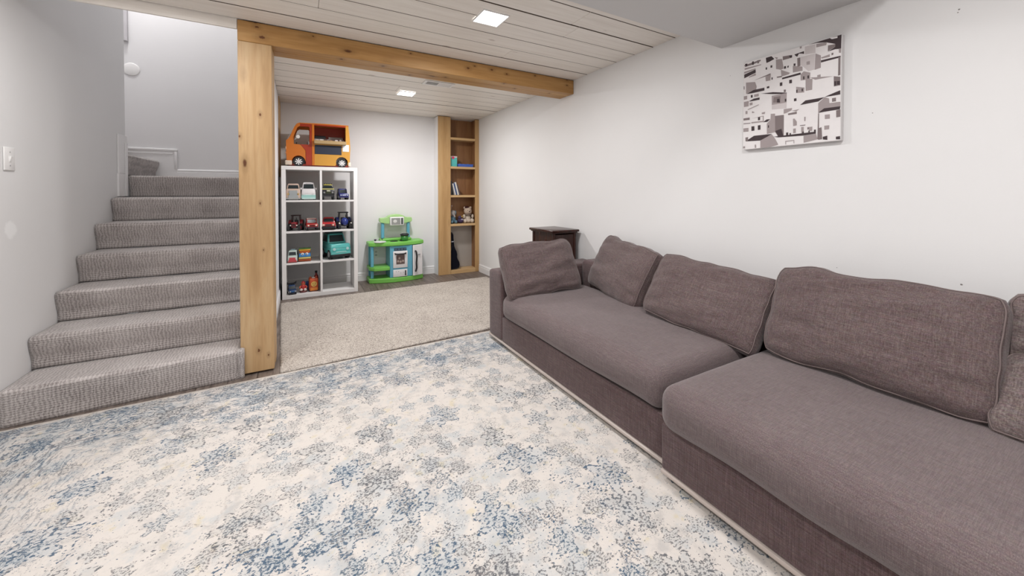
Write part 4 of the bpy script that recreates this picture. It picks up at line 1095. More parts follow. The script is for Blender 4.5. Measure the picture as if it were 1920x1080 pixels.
half = [(0.030, 0.0), (0.066, 0.012), (0.082, 0.050), (0.078, 0.095), (0.056, 0.145), (0.050, 0.175), (0.056, 0.215), (0.050, 0.260), (0.030, 0.310), (0.020, 0.350), (0.018, 0.470), (0.020, 0.520), (0.010, 0.545)]
outl = half + [(-p[0], p[1]) for p in half[::-1]]
MB().prism(outl, 1, -0.045, 0.045, 0.010, 3).build('case', fuzzy((0.012, 0.012, 0.022), (0.006, 0.006, 0.010)), gt)
MB().box(-0.024, 0.024, -0.047, -0.0455, 0.405, 0.418).build('clasp', plastic((0.55, 0.55, 0.6), 0.3, 0.6), gt)
MB().tube([(p[0] * 0.93, -0.046, p[1] * 0.96 + 0.010) for p in outl], 0.003, 6, True).build('zip', plastic((0.03, 0.03, 0.035), 0.6), gt)

# ------------------------------------------------------------------ white cube shelf
CXL, CXR, CY0, CY1, CH = -0.182, 0.590, 4.815, 5.205, 1.470
cu = thing('cube_shelf', 'tall white cube shelf with eight compartments full of toys', 'shelf', (0, 0, 0))
wm = paint('white_laminate', (0.83, 0.82, 0.815), 0.98, 0.35)
MB().box(CXL, CXL + 0.041, CY0, CY1, 0.0006, CH - 0.0405, 0.0015).build('side_panel', wm, cu)
MB().box(CXR - 0.041, CXR, CY0, CY1, 0.0006, CH - 0.0405, 0.0015).build('side_panel', wm, cu)
MB().box(CXL, CXR, CY0, CY1, CH - 0.040, CH, 0.0015).build('top_panel', wm, cu)
MB().box(CXL + 0.0415, CXR - 0.0415, CY0, CY1, 0.0006, 0.045, 0.0015).build('bottom_panel', wm, cu)
xm = (CXL + CXR) / 2
MB().box(xm - 0.011, xm + 0.011, CY0 + 0.002, CY1, 0.0455, CH - 0.0405, 0.001).build('middle_divider', wm, cu)
SHZ = (0.045, 0.398, 0.746, 1.092)
for z_ in SHZ[1:]:
    MB().box(CXL + 0.0415, xm - 0.0115, CY0 + 0.001, CY1, z_ - 0.020, z_, 0.001).build('shelf_board', wm, cu)
    MB().box(xm + 0.0115, CXR - 0.0415, CY0 + 0.001, CY1, z_ - 0.020, z_, 0.001).build('shelf_board', wm, cu)

# ------------------------------------------------------------------ toy vehicles
BLK, GLASS, CHROME = plastic((0.015, 0.015, 0.017), 0.6), plastic((0.02, 0.03, 0.035), 0.12), plastic((0.75, 0.75, 0.75), 0.2, 0.7)
def wheels(t, w, ys, r, tw=0.022, hub=CHROME, spokes=0):
    for sx in (-1, 1):
        for y_ in ys:
            xo = sx * w / 2
            wh = MB().cyl((xo - sx * tw, y_, r), (xo, y_, r), r, n=20).build('wheel', BLK, t)
            m_ = MB().cyl((xo, y_, r), (xo + sx * 0.003, y_, r), r * 0.58, n=14)
            m_.build('hub', hub, wh)
def car(name, label, loc, rz, w, L, h, c, roof=None, belt=0.5, clear=0.12, hood=0.3, hoodz=0.85, rake=0.12, grille=None, wheel_r=None, mirrors=False, lampc=(0.85, 0.83, 0.7), lower=None, bumper=None, side=True, tail=0.06, top_in=0.10):
    """toy car, front towards -y. hood: share of the length in front of the cabin"""
    t = thing(name, label, 'toy vehicle', loc, rz)
    r = wheel_r or h * 0.17
    zb, zm = h * clear, h * belt
    y0, y1 = -L / 2, L / 2
    yh = y0 + L * hood
    body = MB()
    body.frust((-w / 2 * 0.97, w / 2 * 0.97, y0 + 0.004, y1 - 0.003, zb), (-w / 2, w / 2, y0, y1, zb + (zm - zb) * 0.55), h * 0.02, 2)
    body.frust((-w / 2, w / 2, y0, y1, zb + (zm - zb) * 0.55 - 0.0005), (-w / 2 * 0.94, w / 2 * 0.94, y0 + L * 0.04, y1 - L * 0.02, zb + (zm - zb) * (hoodz if hood > 0.12 else 1.0)), h * 0.025, 2)
    body.build('body', c, t)
    if lower:
        MB().box(-w / 2 * 1.01, w / 2 * 1.01, y0 - 0.001, y1 + 0.001, zb - 0.001, zb + (zm - zb) * 0.45, h * 0.015).build('lower_body', lower, t)
    zc0 = zb + (zm - zb) * (hoodz if hood > 0.12 else 1.0) - 0.002
    a = (-w / 2 * 0.92, w / 2 * 0.92, yh, y1 - L * 0.02, zc0)
    b = (-w / 2 * (0.92 - top_in), w / 2 * (0.92 - top_in), yh + L * rake, y1 - L * tail, h * 0.95)
    MB().frust(a, b, h * 0.025, 2).build('cabin', c, t)
    MB().frust((b[0] - 0.001, b[1] + 0.001, b[2] - 0.002, b[3] + 0.001, h * 0.935), (b[0] * 0.88, b[1] * 0.88, b[2] + 0.006, b[3] - 0.006, h), h * 0.015, 2).build('roof', roof or c, t)
    def on_face(u0, u1, f0, f1, off=0.0016):
        """quad on the windscreen plane"""
        P = []
        for (uu, ff) in ((u0, f0), (u1, f0), (u1, f1), (u0, f1)):
            xx_ = (a[0] + (b[0] - a[0]) * ff) * -uu if uu > 0 else (a[1] + (b[1] - a[1]) * ff) * uu
            P.append((xx_, a[2] + (b[2] - a[2]) * ff - off, a[4] + (b[4] - a[4]) * ff))
        return P
    P = on_face(-0.84, 0.84, 0.16, 0.86)
    m_ = MB(); m_.add(P + [(p[0], p[1] + 0.004, p[2]) for p in P], [(0, 1, 2, 3), (0, 4, 5, 1), (1, 5, 6, 2), (2, 6, 7, 3), (3, 7, 4, 0)])
    m_.build('windscreen', GLASS, t)
    if side:
        for sx in (-1, 1):
            P = []
            for (fy, ff) in ((0.12, 0.16), (0.90, 0.16), (0.86, 0.84), (0.16, 0.84)):
                xx_ = (a[1] + (b[1] - a[1]) * ff) * sx
                ya = a[2] + (b[2] - a[2]) * ff; yb_ = a[3] + (b[3] - a[3]) * ff
                P.append((xx_ + sx * 0.0012, ya + (yb_ - ya) * fy, a[4] + (b[4] - a[4]) * ff))
            m_ = MB(); m_.add(P + [(p[0] - sx * 0.003, p[1], p[2]) for p in P], [(0, 1, 2, 3), (0, 4, 5, 1), (1, 5, 6, 2), (2, 6, 7, 3), (3, 7, 4, 0)])
            m_.build('side_window', GLASS, t)
    zl = zb + (zm - zb) * 0.50
    for sx in (-1, 1):
        MB().cyl((sx * w * 0.33, y0 - 0.004, zl), (sx * w * 0.33, y0 + 0.006, zl), w * 0.075, n=14).build('headlight', plastic(lampc, 0.2), t)
    if grille:
        MB().box(-w * 0.20, w * 0.20, y0 - 0.003, y0 + 0.004, zl - h * 0.06, zl + h * 0.05, 0.001).build('grille', grille, t)
    MB().box(-w * 0.49, w * 0.49, y0 - 0.006, y0 + 0.010, zb - 0.002, zb + h * 0.07, 0.002).build('bumper', bumper or CHROME, t)
    if mirrors:
        for sx in (-1, 1):
            MB().ball((sx * w * 0.53, yh + 0.006, zm + h * 0.04), (0.009, 0.007, 0.013), 10, 6).build('mirror', c, t)
    wheels(t, w * 1.0, (y0 + L * 0.2, y1 - L * 0.2), r, w * 0.16)
    return t
Z1, Z2, Z3, Z4 = (SHZ[3] + 0.0005, SHZ[2] + 0.0005, SHZ[1] + 0.0005, SHZ[0] + 0.0005)
P_ = plastic
t = car('toy_camper', 'beige and grey toy camper car, leftmost on the top shelf row', (-0.070, 4.975, Z1), 0, 0.142, 0.27, 0.185, P_((0.58, 0.44, 0.36)), roof=P_((0.62, 0.47, 0.40)), belt=0.66, hood=0.16, hoodz=1.0, rake=0.12, lampc=(0.55, 0.38, 0.14), top_in=0.16, clear=0.06, bumper=P_((0.36, 0.37, 0.36)))
MB().frust((-0.050, 0.050, -0.139, -0.132, 0.014), (-0.040, 0.040, -0.139, -0.132, 0.108), 0.003).build('front_panel', P_((0.36, 0.39, 0.40)), t)
t = car('toy_van', 'white toy van with a mint green base on the top shelf row', (0.080, 4.97, Z1), 0, 0.140, 0.26, 0.200, P_((0.72, 0.70, 0.71)), belt=0.60, hood=0.05, rake=0.08, mirrors=True, lower=P_((0.36, 0.62, 0.58)), lampc=(0.7, 0.72, 0.72), clear=0.06, top_in=0.14, bumper=P_((0.50, 0.66, 0.64)))
MB().box(-0.030, 0.030, -0.098, -0.092, 0.184, 0.189).build('name_strip', P_((0.16, 0.16, 0.17)), t)
t = car('toy_truck', 'black toy truck with a yellow roof on the top shelf row', (0.282, 4.965, Z1), 0, 0.130, 0.24, 0.182, P_((0.022, 0.022, 0.024)), roof=P_((0.50, 0.42, 0.06)), belt=0.72, clear=0.22, hood=0.24, rake=0.06, wheel_r=0.042, lampc=(0.25, 0.25, 0.25), grille=P_((0.04, 0.05, 0.02)), bumper=P_((0.03, 0.03, 0.035)), top_in=0.2)
MB().box(-0.064, 0.064, -0.064, 0.110, 0.118, 0.132, 0.003).build('yellow_band', P_((0.58, 0.52, 0.20)), t)
MB().box(-0.018, 0.018, -0.128, -0.122, 0.098, 0.112).build('badge', P_((0.60, 0.60, 0.45)), t)
for sx in (-0.036, -0.012, 0.012, 0.036):
    MB().cyl((sx, -0.045, 0.186), (sx, -0.036, 0.186), 0.007, n=10).build('roof_lamp', P_((0.05, 0.05, 0.03)), t)
t = car('toy_jeep', 'navy blue toy jeep, rightmost on the top shelf row', (0.440, 4.945, Z1), R(6), 0.104, 0.18, 0.132, P_((0.022, 0.026, 0.17)), belt=0.62, clear=0.20, hood=0.36, rake=0.05, wheel_r=0.032, grille=P_((0.38, 0.42, 0.58)), lampc=(0.45, 0.5, 0.6), bumper=P_((0.03, 0.03, 0.12)))
MB().cyl((0, 0.092, 0.06), (0, 0.106, 0.06), 0.030, n=18).build('spare_wheel', BLK, t)
def tractor(label, loc, rz, c, s, cabc, hood_w=0.30, round_hood=False):
    t = thing('toy_tractor', label, 'toy vehicle', loc, rz)
    W, H = s, s * 1.12
    if round_hood:
        MB().ball((0, -0.30 * s, 0.46 * s), (0.24 * s, 0.36 * s, 0.30 * s), 18, 12).build('hood', c, t)
    else:
        MB().frust((-hood_w / 2 * s, hood_w / 2 * s, -0.68 * s, 0.05 * s, 0.24 * s), (-hood_w / 2 * s, hood_w / 2 * s, -0.62 * s, 0.05 * s, 0.62 * s), 0.04 * s, 3).build('hood', c, t)
        for k2 in range(3):
            MB().box(-hood_w * 0.36 * s, hood_w * 0.36 * s, -0.692 * s, -0.66 * s, (0.30 + 0.09 * k2) * s, (0.34 + 0.09 * k2) * s).build('grille_bar', BLK, t)
    MB().box(-0.16 * s, 0.16 * s, -0.55 * s, 0.55 * s, 0.20 * s, 0.32 * s, 0.01 * s).build('chassis', BLK, t)
    cm = MB()
    for sx in (-1, 1):
        cm.cyl((sx * 0.29 * s, 0.05 * s, 0.5 * s), (sx * 0.24 * s, 0.08 * s, 1.05 * s), 0.028 * s, n=8).cyl((sx * 0.29 * s, 0.50 * s, 0.5 * s), (sx * 0.24 * s, 0.46 * s, 1.05 * s), 0.028 * s, n=8)
    cm.build('cab_frame', cabc, t)
    MB().box(-0.31 * s, 0.31 * s, 0.0, 0.54 * s, 1.05 * s, H, 0.02 * s, 2).build('cab_roof', cabc, t)
    MB().box(-0.13 * s, 0.13 * s, 0.22 * s, 0.42 * s, 0.42 * s, 0.50 * s, 0.02 * s).box(-0.13 * s, 0.13 * s, 0.38 * s, 0.44 * s, 0.50 * s, 0.74 * s, 0.02 * s).build('seat', BLK, t)
    for sx in (-1, 1):
        wh = MB().cyl((sx * 0.26 * s, 0.34 * s, 0.36 * s), (sx * 0.48 * s, 0.34 * s, 0.36 * s), 0.36 * s, n=26)
        for q in range(14):
            a_ = 2 * math.pi * q / 14
            cyy, czz = 0.34 * s + 0.36 * s * math.cos(a_), 0.36 * s + 0.345 * s * math.sin(a_)
            if czz > 0.03 * s:
                wh.box(sx * 0.37 * s - 0.10 * s, sx * 0.37 * s + 0.10 * s, cyy - 0.018 * s, cyy + 0.018 * s, czz - 0.018 * s, czz + 0.018 * s)
        w_ = wh.build('rear_wheel', BLK, t)
        MB().cyl((sx * 0.48 * s, 0.34 * s, 0.36 * s), (sx * 0.495 * s, 0.34 * s, 0.36 * s), 0.18 * s, n=18).build('hub', c, w_)
        f_ = MB().cyl((sx * 0.26 * s, -0.40 * s, 0.22 * s), (sx * 0.42 * s, -0.40 * s, 0.22 * s), 0.22 * s, n=22).build('front_wheel', BLK, t)
        MB().cyl((sx * 0.42 * s, -0.40 * s, 0.22 * s), (sx * 0.435 * s, -0.40 * s, 0.22 * s), 0.12 * s, n=16).build('hub', c, f_)
        fp = [(0.34 * s + 0.41 * s * math.cos(a2), 0.36 * s + 0.41 * s * math.sin(a2)) for a2 in [R(20 + 14 * q) for q in range(11)]]
        fp += [(0.34 * s + 0.375 * s * math.cos(a2), 0.36 * s + 0.375 * s * math.sin(a2)) for a2 in [R(160 - 14 * q) for q in range(11)]]
        MB().prism(fp, 0, sx * 0.26 * s, sx * 0.46 * s).build('fender', c, t)
        MB().ball((sx * 0.20 * s if not round_hood else sx * 0.36 * s, -0.66 * s, 0.40 * s), 0.05 * s, 10, 6).build('headlight', P_((0.8, 0.8, 0.75), 0.2), t)
    MB().cyl((0.10 * s, -0.2 * s, 0.6 * s), (0.10 * s, -0.2 * s, 0.95 * s), 0.025 * s, n=8).build('exhaust', BLK, t)
    return t
tractor('dark red toy tractor at the left of the second shelf row', (-0.052, 4.975, Z2), R(-10), P_((0.26, 0.018, 0.026)), 0.155, P_((0.035, 0.01, 0.012)))
t = car('toy_jeep', 'red toy jeep with a white roof beside the red tractor', (0.108, 4.925, Z2), R(4), 0.118, 0.20, 0.138, P_((0.42, 0.03, 0.025)), roof=P_((0.62, 0.52, 0.48)), belt=0.62, clear=0.24, hood=0.38, rake=0.04, wheel_r=0.034, grille=P_((0.10, 0.005, 0.006)), bumper=P_((0.05, 0.02, 0.04)), tail=0.03, top_in=0.08)
t = car('toy_car', 'red toy sports car with a black bumper in the second shelf row', (0.288, 4.95, Z2), R(-4), 0.150, 0.26, 0.138, P_((0.45, 0.025, 0.03), 0.25), belt=0.66, clear=0.20, hood=0.40, rake=0.16, wheel_r=0.036, grille=P_((0.03, 0.03, 0.04)), bumper=P_((0.012, 0.012, 0.016)), top_in=0.2, lampc=(0.75, 0.55, 0.45))
MB().box(-0.070, 0.070, -0.142, -0.128, 0.014, 0.044, 0.004).build('bull_bar', P_((0.012, 0.012, 0.016)), t)
tractor('blue toy tractor with a black cab at the right of the second row', (0.452, 4.965, Z2), R(4), P_((0.022, 0.04, 0.22), 0.25), 0.176, P_((0.012, 0.012, 0.016)), round_hood=True)
t = car('toy_ambulance', 'pale green toy ambulance with a red front in the third row', (-0.075, 4.915, Z3), R(-6), 0.092, 0.17, 0.132, P_((0.55, 0.66, 0.62)), belt=0.58, hood=0.06, rake=0.06, clear=0.06, lampc=(0.85, 0.72, 0.66), bumper=P_((0.45, 0.06, 0.06)))
MB().frust((-0.040, 0.040, -0.090, -0.082, 0.012), (-0.030, 0.030, -0.090, -0.082, 0.058), 0.004).build('red_front', P_((0.58, 0.07, 0.09)), t)
MB().box(-0.022, 0.022, -0.030, -0.012, 0.1325, 0.146, 0.003).build('siren', P_((0.25, 0.35, 0.38)), t)
rb = thing('toy_rainbow_boat', 'toy car in stacked orange, blue and yellow layers in the third row', 'toy vehicle', (0.040, 4.925, Z3), R(-3))
MB().box(-0.064, 0.064, -0.075, 0.075, 0.004, 0.030, 0.008, 2).build('base', P_((0.36, 0.07, 0.015)), rb)
MB().box(-0.060, 0.060, -0.078, 0.070, 0.0305, 0.050, 0.006, 2).build('bumper', P_((0.62, 0.50, 0.16)), rb)
MB().frust((-0.060, 0.060, -0.074, 0.066, 0.0505), (-0.054, 0.054, -0.068, 0.060, 0.092), 0.008, 2).build('body', P_((0.05, 0.24, 0.58)), rb)
for sx in (-1, 1):
    e_ = MB().ball((sx * 0.022, -0.066, 0.086), (0.016, 0.012, 0.014), 12, 8).build('eye', P_((0.75, 0.78, 0.80)), rb)
    MB().ball((sx * 0.020, -0.078, 0.087), 0.005, 8, 6).build('pupil', BLK, e_)
MB().box(-0.052, 0.052, -0.056, 0.052, 0.0925, 0.118, 0.008, 2).build('cab', P_((0.64, 0.14, 0.02)), rb)
MB().box(-0.058, 0.058, -0.060, 0.056, 0.1185, 0.134, 0.006, 2).build('roof', P_((0.66, 0.34, 0.03)), rb)
MB().box(-0.062, 0.062, -0.050, 0.050, 0.1345, 0.146, 0.005, 2).build('rack', P_((0.09, 0.20, 0.05)), rb)
t = car('toy_car', 'large turquoise toy car filling the right compartment of the third row', (0.366, 5.010, Z3), R(14), 0.225, 0.36, 0.300, P_((0.10, 0.46, 0.44), 0.25), roof=P_((0.012, 0.085, 0.085)), belt=0.60, clear=0.20, hood=0.36, hoodz=0.98, rake=0.13, wheel_r=0.056, bumper=P_((0.11, 0.44, 0.42)), lampc=(0.45, 0.66, 0.66), top_in=0.16)
MB().box(-0.105, 0.105, -0.188, -0.150, 0.030, 0.062, 0.006).build('under_tray', BLK, t)
MB().box(-0.060, 0.060, -0.1885, -0.184, 0.078, 0.092, 0.003).build('grille', P_((0.30, 0.60, 0.58)), t)
MB().box(-0.09, 0.09, 0.0, 0.13, 0.296, 0.303, 0.003).build('sunroof', P_((0.01, 0.03, 0.035)), t)
bb = car('toy_car', 'dark blue toy car with a winged spoiler on the bottom shelf', (-0.090, 4.885, Z4), R(8), 0.074, 0.13, 0.095, P_((0.012, 0.045, 0.14)), belt=0.60, clear=0.16, hood=0.34, rake=0.14, wheel_r=0.026, lampc=(0.75, 0.80, 0.85), grille=P_((0.05, 0.18, 0.45)), bumper=P_((0.015, 0.02, 0.04)))
MB().prism([(-0.050, 0.128), (-0.046, 0.098), (0.046, 0.098), (0.050, 0.128), (0.022, 0.112), (-0.022, 0.112)], 1, 0.040, 0.046).build('wing', P_((0.006, 0.008, 0.02)), bb)
MB().box(-0.004, 0.004, 0.040, 0.046, 0.085, 0.100).build('wing_strut', BLK, bb)
rf = thing('toy_figure', 'small red toy figure with white boots on the bottom shelf', 'toy figure', (0.020, 4.900, Z4))
MB().lathe([(0, 0.0), (0.036, 0.0), (0.040, 0.010), (0.034, 0.018), (0, 0.020)], n=20).build('base', P_((0.12, 0.02, 0.02)), rf)
MB().ball((0, 0, 0.058), (0.026, 0.022, 0.036)).build('torso', P_((0.50, 0.04, 0.04)), rf)
for sx in (-1, 1):
    MB().ball((sx * 0.020, -0.012, 0.030), (0.017, 0.022, 0.016)).build('boot', P_((0.72, 0.62, 0.58)), rf)
    MB().tube([(sx * 0.022, 0, 0.072), (sx * 0.036, -0.008, 0.058), (sx * 0.030, -0.020, 0.044)], 0.008, 8).build('arm', P_((0.52, 0.10, 0.05)), rf)
MB().ball((0, 0, 0.100), (0.021, 0.020, 0.021)).build('head', P_((0.56, 0.16, 0.07)), rf)
MB().lathe([(0.021, 0.104), (0.017, 0.116), (0.006, 0.128), (0, 0.129)], n=16).build('hood', P_((0.40, 0.03, 0.03)), rf)
ob = thing('toy_bus', 'tall orange toy bus with a smiling yellow face on the bottom shelf', 'toy vehicle', (0.122, 4.915, Z4), R(6))
MB().box(-0.045, 0.045, -0.050, 0.050, 0.006, 0.150, 0.014, 3).build('body', P_((0.56, 0.09, 0.025)), ob)
MB().box(-0.038, 0.038, -0.053, -0.048, 0.012, 0.048, 0.004).build('bumper', P_((0.66, 0.22, 0.04)), ob)
fc = MB().cyl((0, -0.0545, 0.086), (0, -0.048, 0.086), 0.030, n=24).build('face', P_((0.72, 0.46, 0.12)), ob)
for sx in (-1, 1):
    MB().ball((sx * 0.011, -0.0555, 0.094), (0.004, 0.002, 0.005), 8, 6).build('eye', BLK, fc)
    MB().ball((sx * 0.030, 0.0, 0.156), (0.011, 0.009, 0.011), 10, 7).build('ear', P_((0.52, 0.08, 0.025)), ob)
MB().tube([(0.013 * math.cos(R(a)), -0.0555, 0.084 + 0.012 * math.sin(R(a))) for a in range(200, 345, 16)], 0.0016, 5).build('smile', BLK, fc)
MB().ball((0, -0.018, 0.152), (0.020, 0.016, 0.010), 12, 7).build('cap', P_((0.62, 0.50, 0.46)), ob)
for sx in (-1, 1):
    for y_ in (-0.03, 0.03):
        MB().cyl((sx * 0.036, y_, 0.013), (sx * 0.047, y_, 0.013), 0.013, n=14).build('wheel', BLK, ob)
bt = thing('toy_bottle', 'dark red toy bottle behind the orange bus', 'toy bottle', (0.155, 5.020, Z4))
MB().lathe([(0, 0.0), (0.024, 0.0), (0.026, 0.008), (0.026, 0.125), (0.022, 0.150), (0.011, 0.168), (0.010, 0.188), (0, 0.188)], n=20).build('flask', P_((0.22, 0.02, 0.02)), bt)
MB().lathe([(0.012, 0.186), (0.013, 0.190), (0.013, 0.208), (0, 0.210)], n=16).build('cap', BLK, bt)
bt.location.z = Z4
nb = thing('toy_block_tower', 'small navy toy block tower between red figure and orange bus', 'toy', (0.066, 5.010, Z4))
for k2 in range(3):
    MB().box(-0.020, 0.020, -0.020, 0.020, 0.032 * k2, 0.032 * k2 + 0.0315, 0.004).build('block', P_((0.02, 0.05 + 0.02 * k2, 0.20 + 0.05 * k2)), nb)

# ------------------------------------------------------------------ orange toy food truck
OR, YO, RD = P_((0.60, 0.17, 0.018), 0.3), P_((0.60, 0.30, 0.045), 0.35), P_((0.36, 0.035, 0.012), 0.3)
ft = thing('toy_food_truck', 'big orange toy food truck on top of the white cube shelf', 'toy vehicle', (0, 0, CH + 0.0005))
FY0, FY1 = 4.865, 5.135
def side_panels(y0, y1, near):
    z = lambda q: q - CH
    # front quarter with wheel arch and windscreen post
    arch = [(-0.015 + 0.062 * math.cos(R(a)), 0.056 + 0.062 * math.sin(R(a))) for a in range(190, -15, -18)]
    nose = [(-0.128, 0.018), (-0.134, 0.16), (-0.136, 0.285), (-0.118, 0.300), (-0.096, 0.330), (-0.058, 0.435), (-0.030, 0.478), (0.000, 0.486), (0.000, 0.455), (-0.022, 0.44), (-0.052, 0.345), (-0.050, 0.262), (-0.005, 0.255), (0.008, 0.240), (0.050, 0.200), (0.052, 0.018)]
    MB().prism([(-0.128, 0.018), (-0.134, 0.16), (-0.136, 0.285), (-0.118, 0.300), (-0.096, 0.330), (-0.058, 0.435), (-0.030, 0.478), (0.000, 0.486), (0.000, 0.455), (-0.026, 0.435), (-0.062, 0.335), (-0.062, 0.250), (0.000, 0.246), (0.052, 0.180), (0.054, 0.056)] + [(-0.015 + 0.066 * math.cos(R(a)), 0.056 + 0.066 * math.sin(R(a))) for a in range(18, 181, 18)] + [(-0.082, 0.018)], 1, y0, y1).build('front_side', OR, ft)
    # door: frame, lower half
    MB().prism([(0.0, 0.486), (0.118, 0.490), (0.118, 0.018), (0.056, 0.018), (0.056, 0.180), (0.002, 0.248), (0.086, 0.250), (0.096, 0.262), (0.096, 0.440), (0.088, 0.452), (0.0, 0.450)], 1, y0 + 0.002, y1 - 0.002).build('door', RD if near else OR, ft)
    MB().box(0.1185, 0.142, y0 - 0.001, y1 + 0.001, 0.018, 0.492).build('pillar', OR, ft)
    # rear body below the hatch and behind it
    rear = [(0.1425, 0.018), (0.358, 0.018)] + [(0.428 + 0.064 * math.cos(R(a)), 0.060 + 0.064 * math.sin(R(a))) for a in range(200, -21, -20)] + [(0.512, 0.020), (0.520, 0.22), (0.516, 0.34), (0.500, 0.495), (0.470, 0.497), (0.470, 0.285), (0.1425, 0.285)]
    MB().prism(rear, 1, y0, y1).build('rear_side', YO if near else OR, ft)
    MB().box(0.1425, 0.470, y0, y1, 0.472, 0.496).build('hatch_header', RD if near else OR, ft)
side_panels(FY0, FY0 + 0.010, True)
side_panels(FY1 - 0.010, FY1, False)
MB().prism([(-0.030, 0.478), (-0.004, 0.490), (0.25, 0.499), (0.500, 0.499), (0.503, 0.489), (0.0, 0.482)], 1, FY0 - 0.002, FY1 + 0.002).build('roof', OR, ft)
MB().box(-0.125, 0.512, FY0 + 0.012, FY1 - 0.012, 0.014, 0.030).build('floor_pan', RD, ft)
MB().box(-0.110, 0.500, FY0 + 0.004, FY1 - 0.004, 0.006, 0.0139).build('chassis', P_((0.16, 0.02, 0.012)), ft)
MB().prism([(-0.134, 0.10), (-0.128, 0.018), (-0.118, 0.018), (-0.120, 0.10), (-0.124, 0.288), (-0.136, 0.285)], 1, FY0 + 0.0105, FY1 - 0.0105).build('nose', OR, ft)
MB().prism([(-0.118, 0.300), (-0.030, 0.477), (-0.036, 0.480), (-0.124, 0.300)], 1, FY0 + 0.0105, FY1 - 0.0105).build('windscreen', P_((0.62, 0.58, 0.56), 0.1), ft)
MB().prism([(0.512, 0.020), (0.520, 0.22), (0.516, 0.34), (0.500, 0.488), (0.490, 0.488), (0.506, 0.34), (0.510, 0.22), (0.502, 0.020)], 1, FY0 + 0.0105, FY1 - 0.0105).build('rear_wall', YO, ft)
MB().box(0.1425, 0.485, FY1 - 0.020, FY1 - 0.0105, 0.030, 0.485).build('inner_wall', RD, ft)
MB().box(0.1500, 0.470, FY1 - 0.070, FY1 - 0.0205, 0.335, 0.347).build('inner_shelf', P_((0.55, 0.50, 0.48)), ft)
MB().box(0.1500, 0.470, FY0 + 0.05, FY1 - 0.0705, 0.030, 0.296).build('kitchen_unit', P_((0.52, 0.48, 0.47)), ft)
MB().box(0.1500, 0.270, FY1 - 0.066, FY1 - 0.024, 0.3475, 0.385, 0.004).build('grill', BLK, ft)
MB().box(0.300, 0.460, FY1 - 0.060, FY1 - 0.024, 0.3475, 0.378, 0.004).build('menu_rack', P_((0.50, 0.47, 0.46)), ft)
for i, (cx_, cc) in enumerate(((0.175, (0.6, 0.57, 0.55)), (0.215, (0.7, 0.68, 0.66)), (0.262, (0.10, 0.06, 0.05)), (0.318, (0.28, 0.13, 0.07)), (0.375, (0.68, 0.60, 0.58)), (0.425, (0.6, 0.5, 0.48)))):
    MB().box(cx_ - 0.017, cx_ + 0.017, FY0 + 0.06, FY0 + 0.09, 0.2965, 0.322 + 0.006 * (i % 3), 0.004).build('food_tray', P_(cc), ft)
MB().box(0.138, 0.474, FY0 - 0.045, FY0 - 0.0005, 0.262, 0.302, 0.004).build('serving_counter', P_((0.42, 0.29, 0.14), 0.5), ft)
MB().box(0.146, 0.425, FY0 - 0.004, FY0 - 0.0004, 0.148, 0.252, 0.001).build('chalkboard', P_((0.022, 0.028, 0.05), 0.7), ft)
MB().box(0.436, 0.506, FY0 - 0.004, FY0 - 0.0004, 0.188, 0.270, 0.001).build('menu_card', P_((0.74, 0.74, 0.74), 0.6), ft)
for (cx_, cz_, r_) in ((-0.015, 0.056, 0.054), (0.428, 0.060, 0.052)):
    for sy in (0, 1):
        ya, yb_ = (FY0 - 0.004, FY0 + 0.030) if sy == 0 else (FY1 - 0.030, FY1 + 0.004)
        wh = MB().cyl((cx_, ya, r_), (cx_, yb_, r_), r_, n=28).build('wheel', BLK, ft)
        yo = ya - 0.002 if sy == 0 else yb_ + 0.002
        m_ = MB().cyl((cx_, yo, r_), (cx_, yo + (0.003 if sy == 0 else -0.003), r_), r_ * 0.26, n=12)
        for q in range(8):
            a_ = q * math.pi / 4
            d_, n_ = Vector((math.cos(a_), 0, math.sin(a_))), Vector((-math.sin(a_), 0, math.cos(a_)))
            o_ = Vector((cx_, yo, r_))
            Pq = [o_ + d_ * r_ * 0.2 - n_ * r_ * 0.08, o_ + d_ * r_ * 0.66 - n_ * r_ * 0.12, o_ + d_ * r_ * 0.66 + n_ * r_ * 0.12, o_ + d_ * r_ * 0.2 + n_ * r_ * 0.08]
            off_ = Vector((0, 0.003 if sy == 0 else -0.003, 0))
            m_.add(Pq + [p + off_ for p in Pq], [(0, 1, 2, 3), (7, 6, 5, 4), (0, 4, 5, 1), (1, 5, 6, 2), (2, 6, 7, 3), (3, 7, 4, 0)])
        m_.build('rim', P_((0.80, 0.80, 0.80), 0.4), wh)
MB().box(-0.146, -0.080, FY0 - 0.003, FY1 + 0.003, 0.014, 0.066, 0.008, 2).build('front_bumper', P_((0.74, 0.62, 0.50)), ft)
MB().box(0.496, 0.526, FY0 - 0.003, FY1 + 0.003, 0.016, 0.064, 0.007, 2).build('rear_bumper', P_((0.74, 0.66, 0.56)), ft)
for y_ in (FY0 + 0.02, FY1 - 0.02):
    MB().cyl((-0.140, y_, 0.20), (-0.133, y_, 0.20), 0.024, n=16).build('headlight', P_((0.66, 0.40, 0.24)), ft)
    MB().cyl((-0.142, y_, 0.150), (-0.132, y_, 0.150), 0.015, n=14).build('signal_lamp', P_((0.68, 0.36, 0.20)), ft)
MB().cyl((-0.020, FY0 - 0.020, 0.330), (-0.020, FY0 - 0.012, 0.330), 0.020, n=18).cyl((-0.020, FY0 - 0.012, 0.330), (-0.050, FY0 + 0.004, 0.300), 0.004, n=8).build('mirror', P_((0.78, 0.74, 0.70)), ft)
MB().cyl((-0.112, FY1 + 0.012, 0.372), (-0.112, FY1 + 0.020, 0.372), 0.020, n=18).cyl((-0.112, FY1 + 0.014, 0.372), (-0.080, FY1 - 0.004, 0.340), 0.004, n=8).build('mirror', P_((0.78, 0.74, 0.70)), ft)
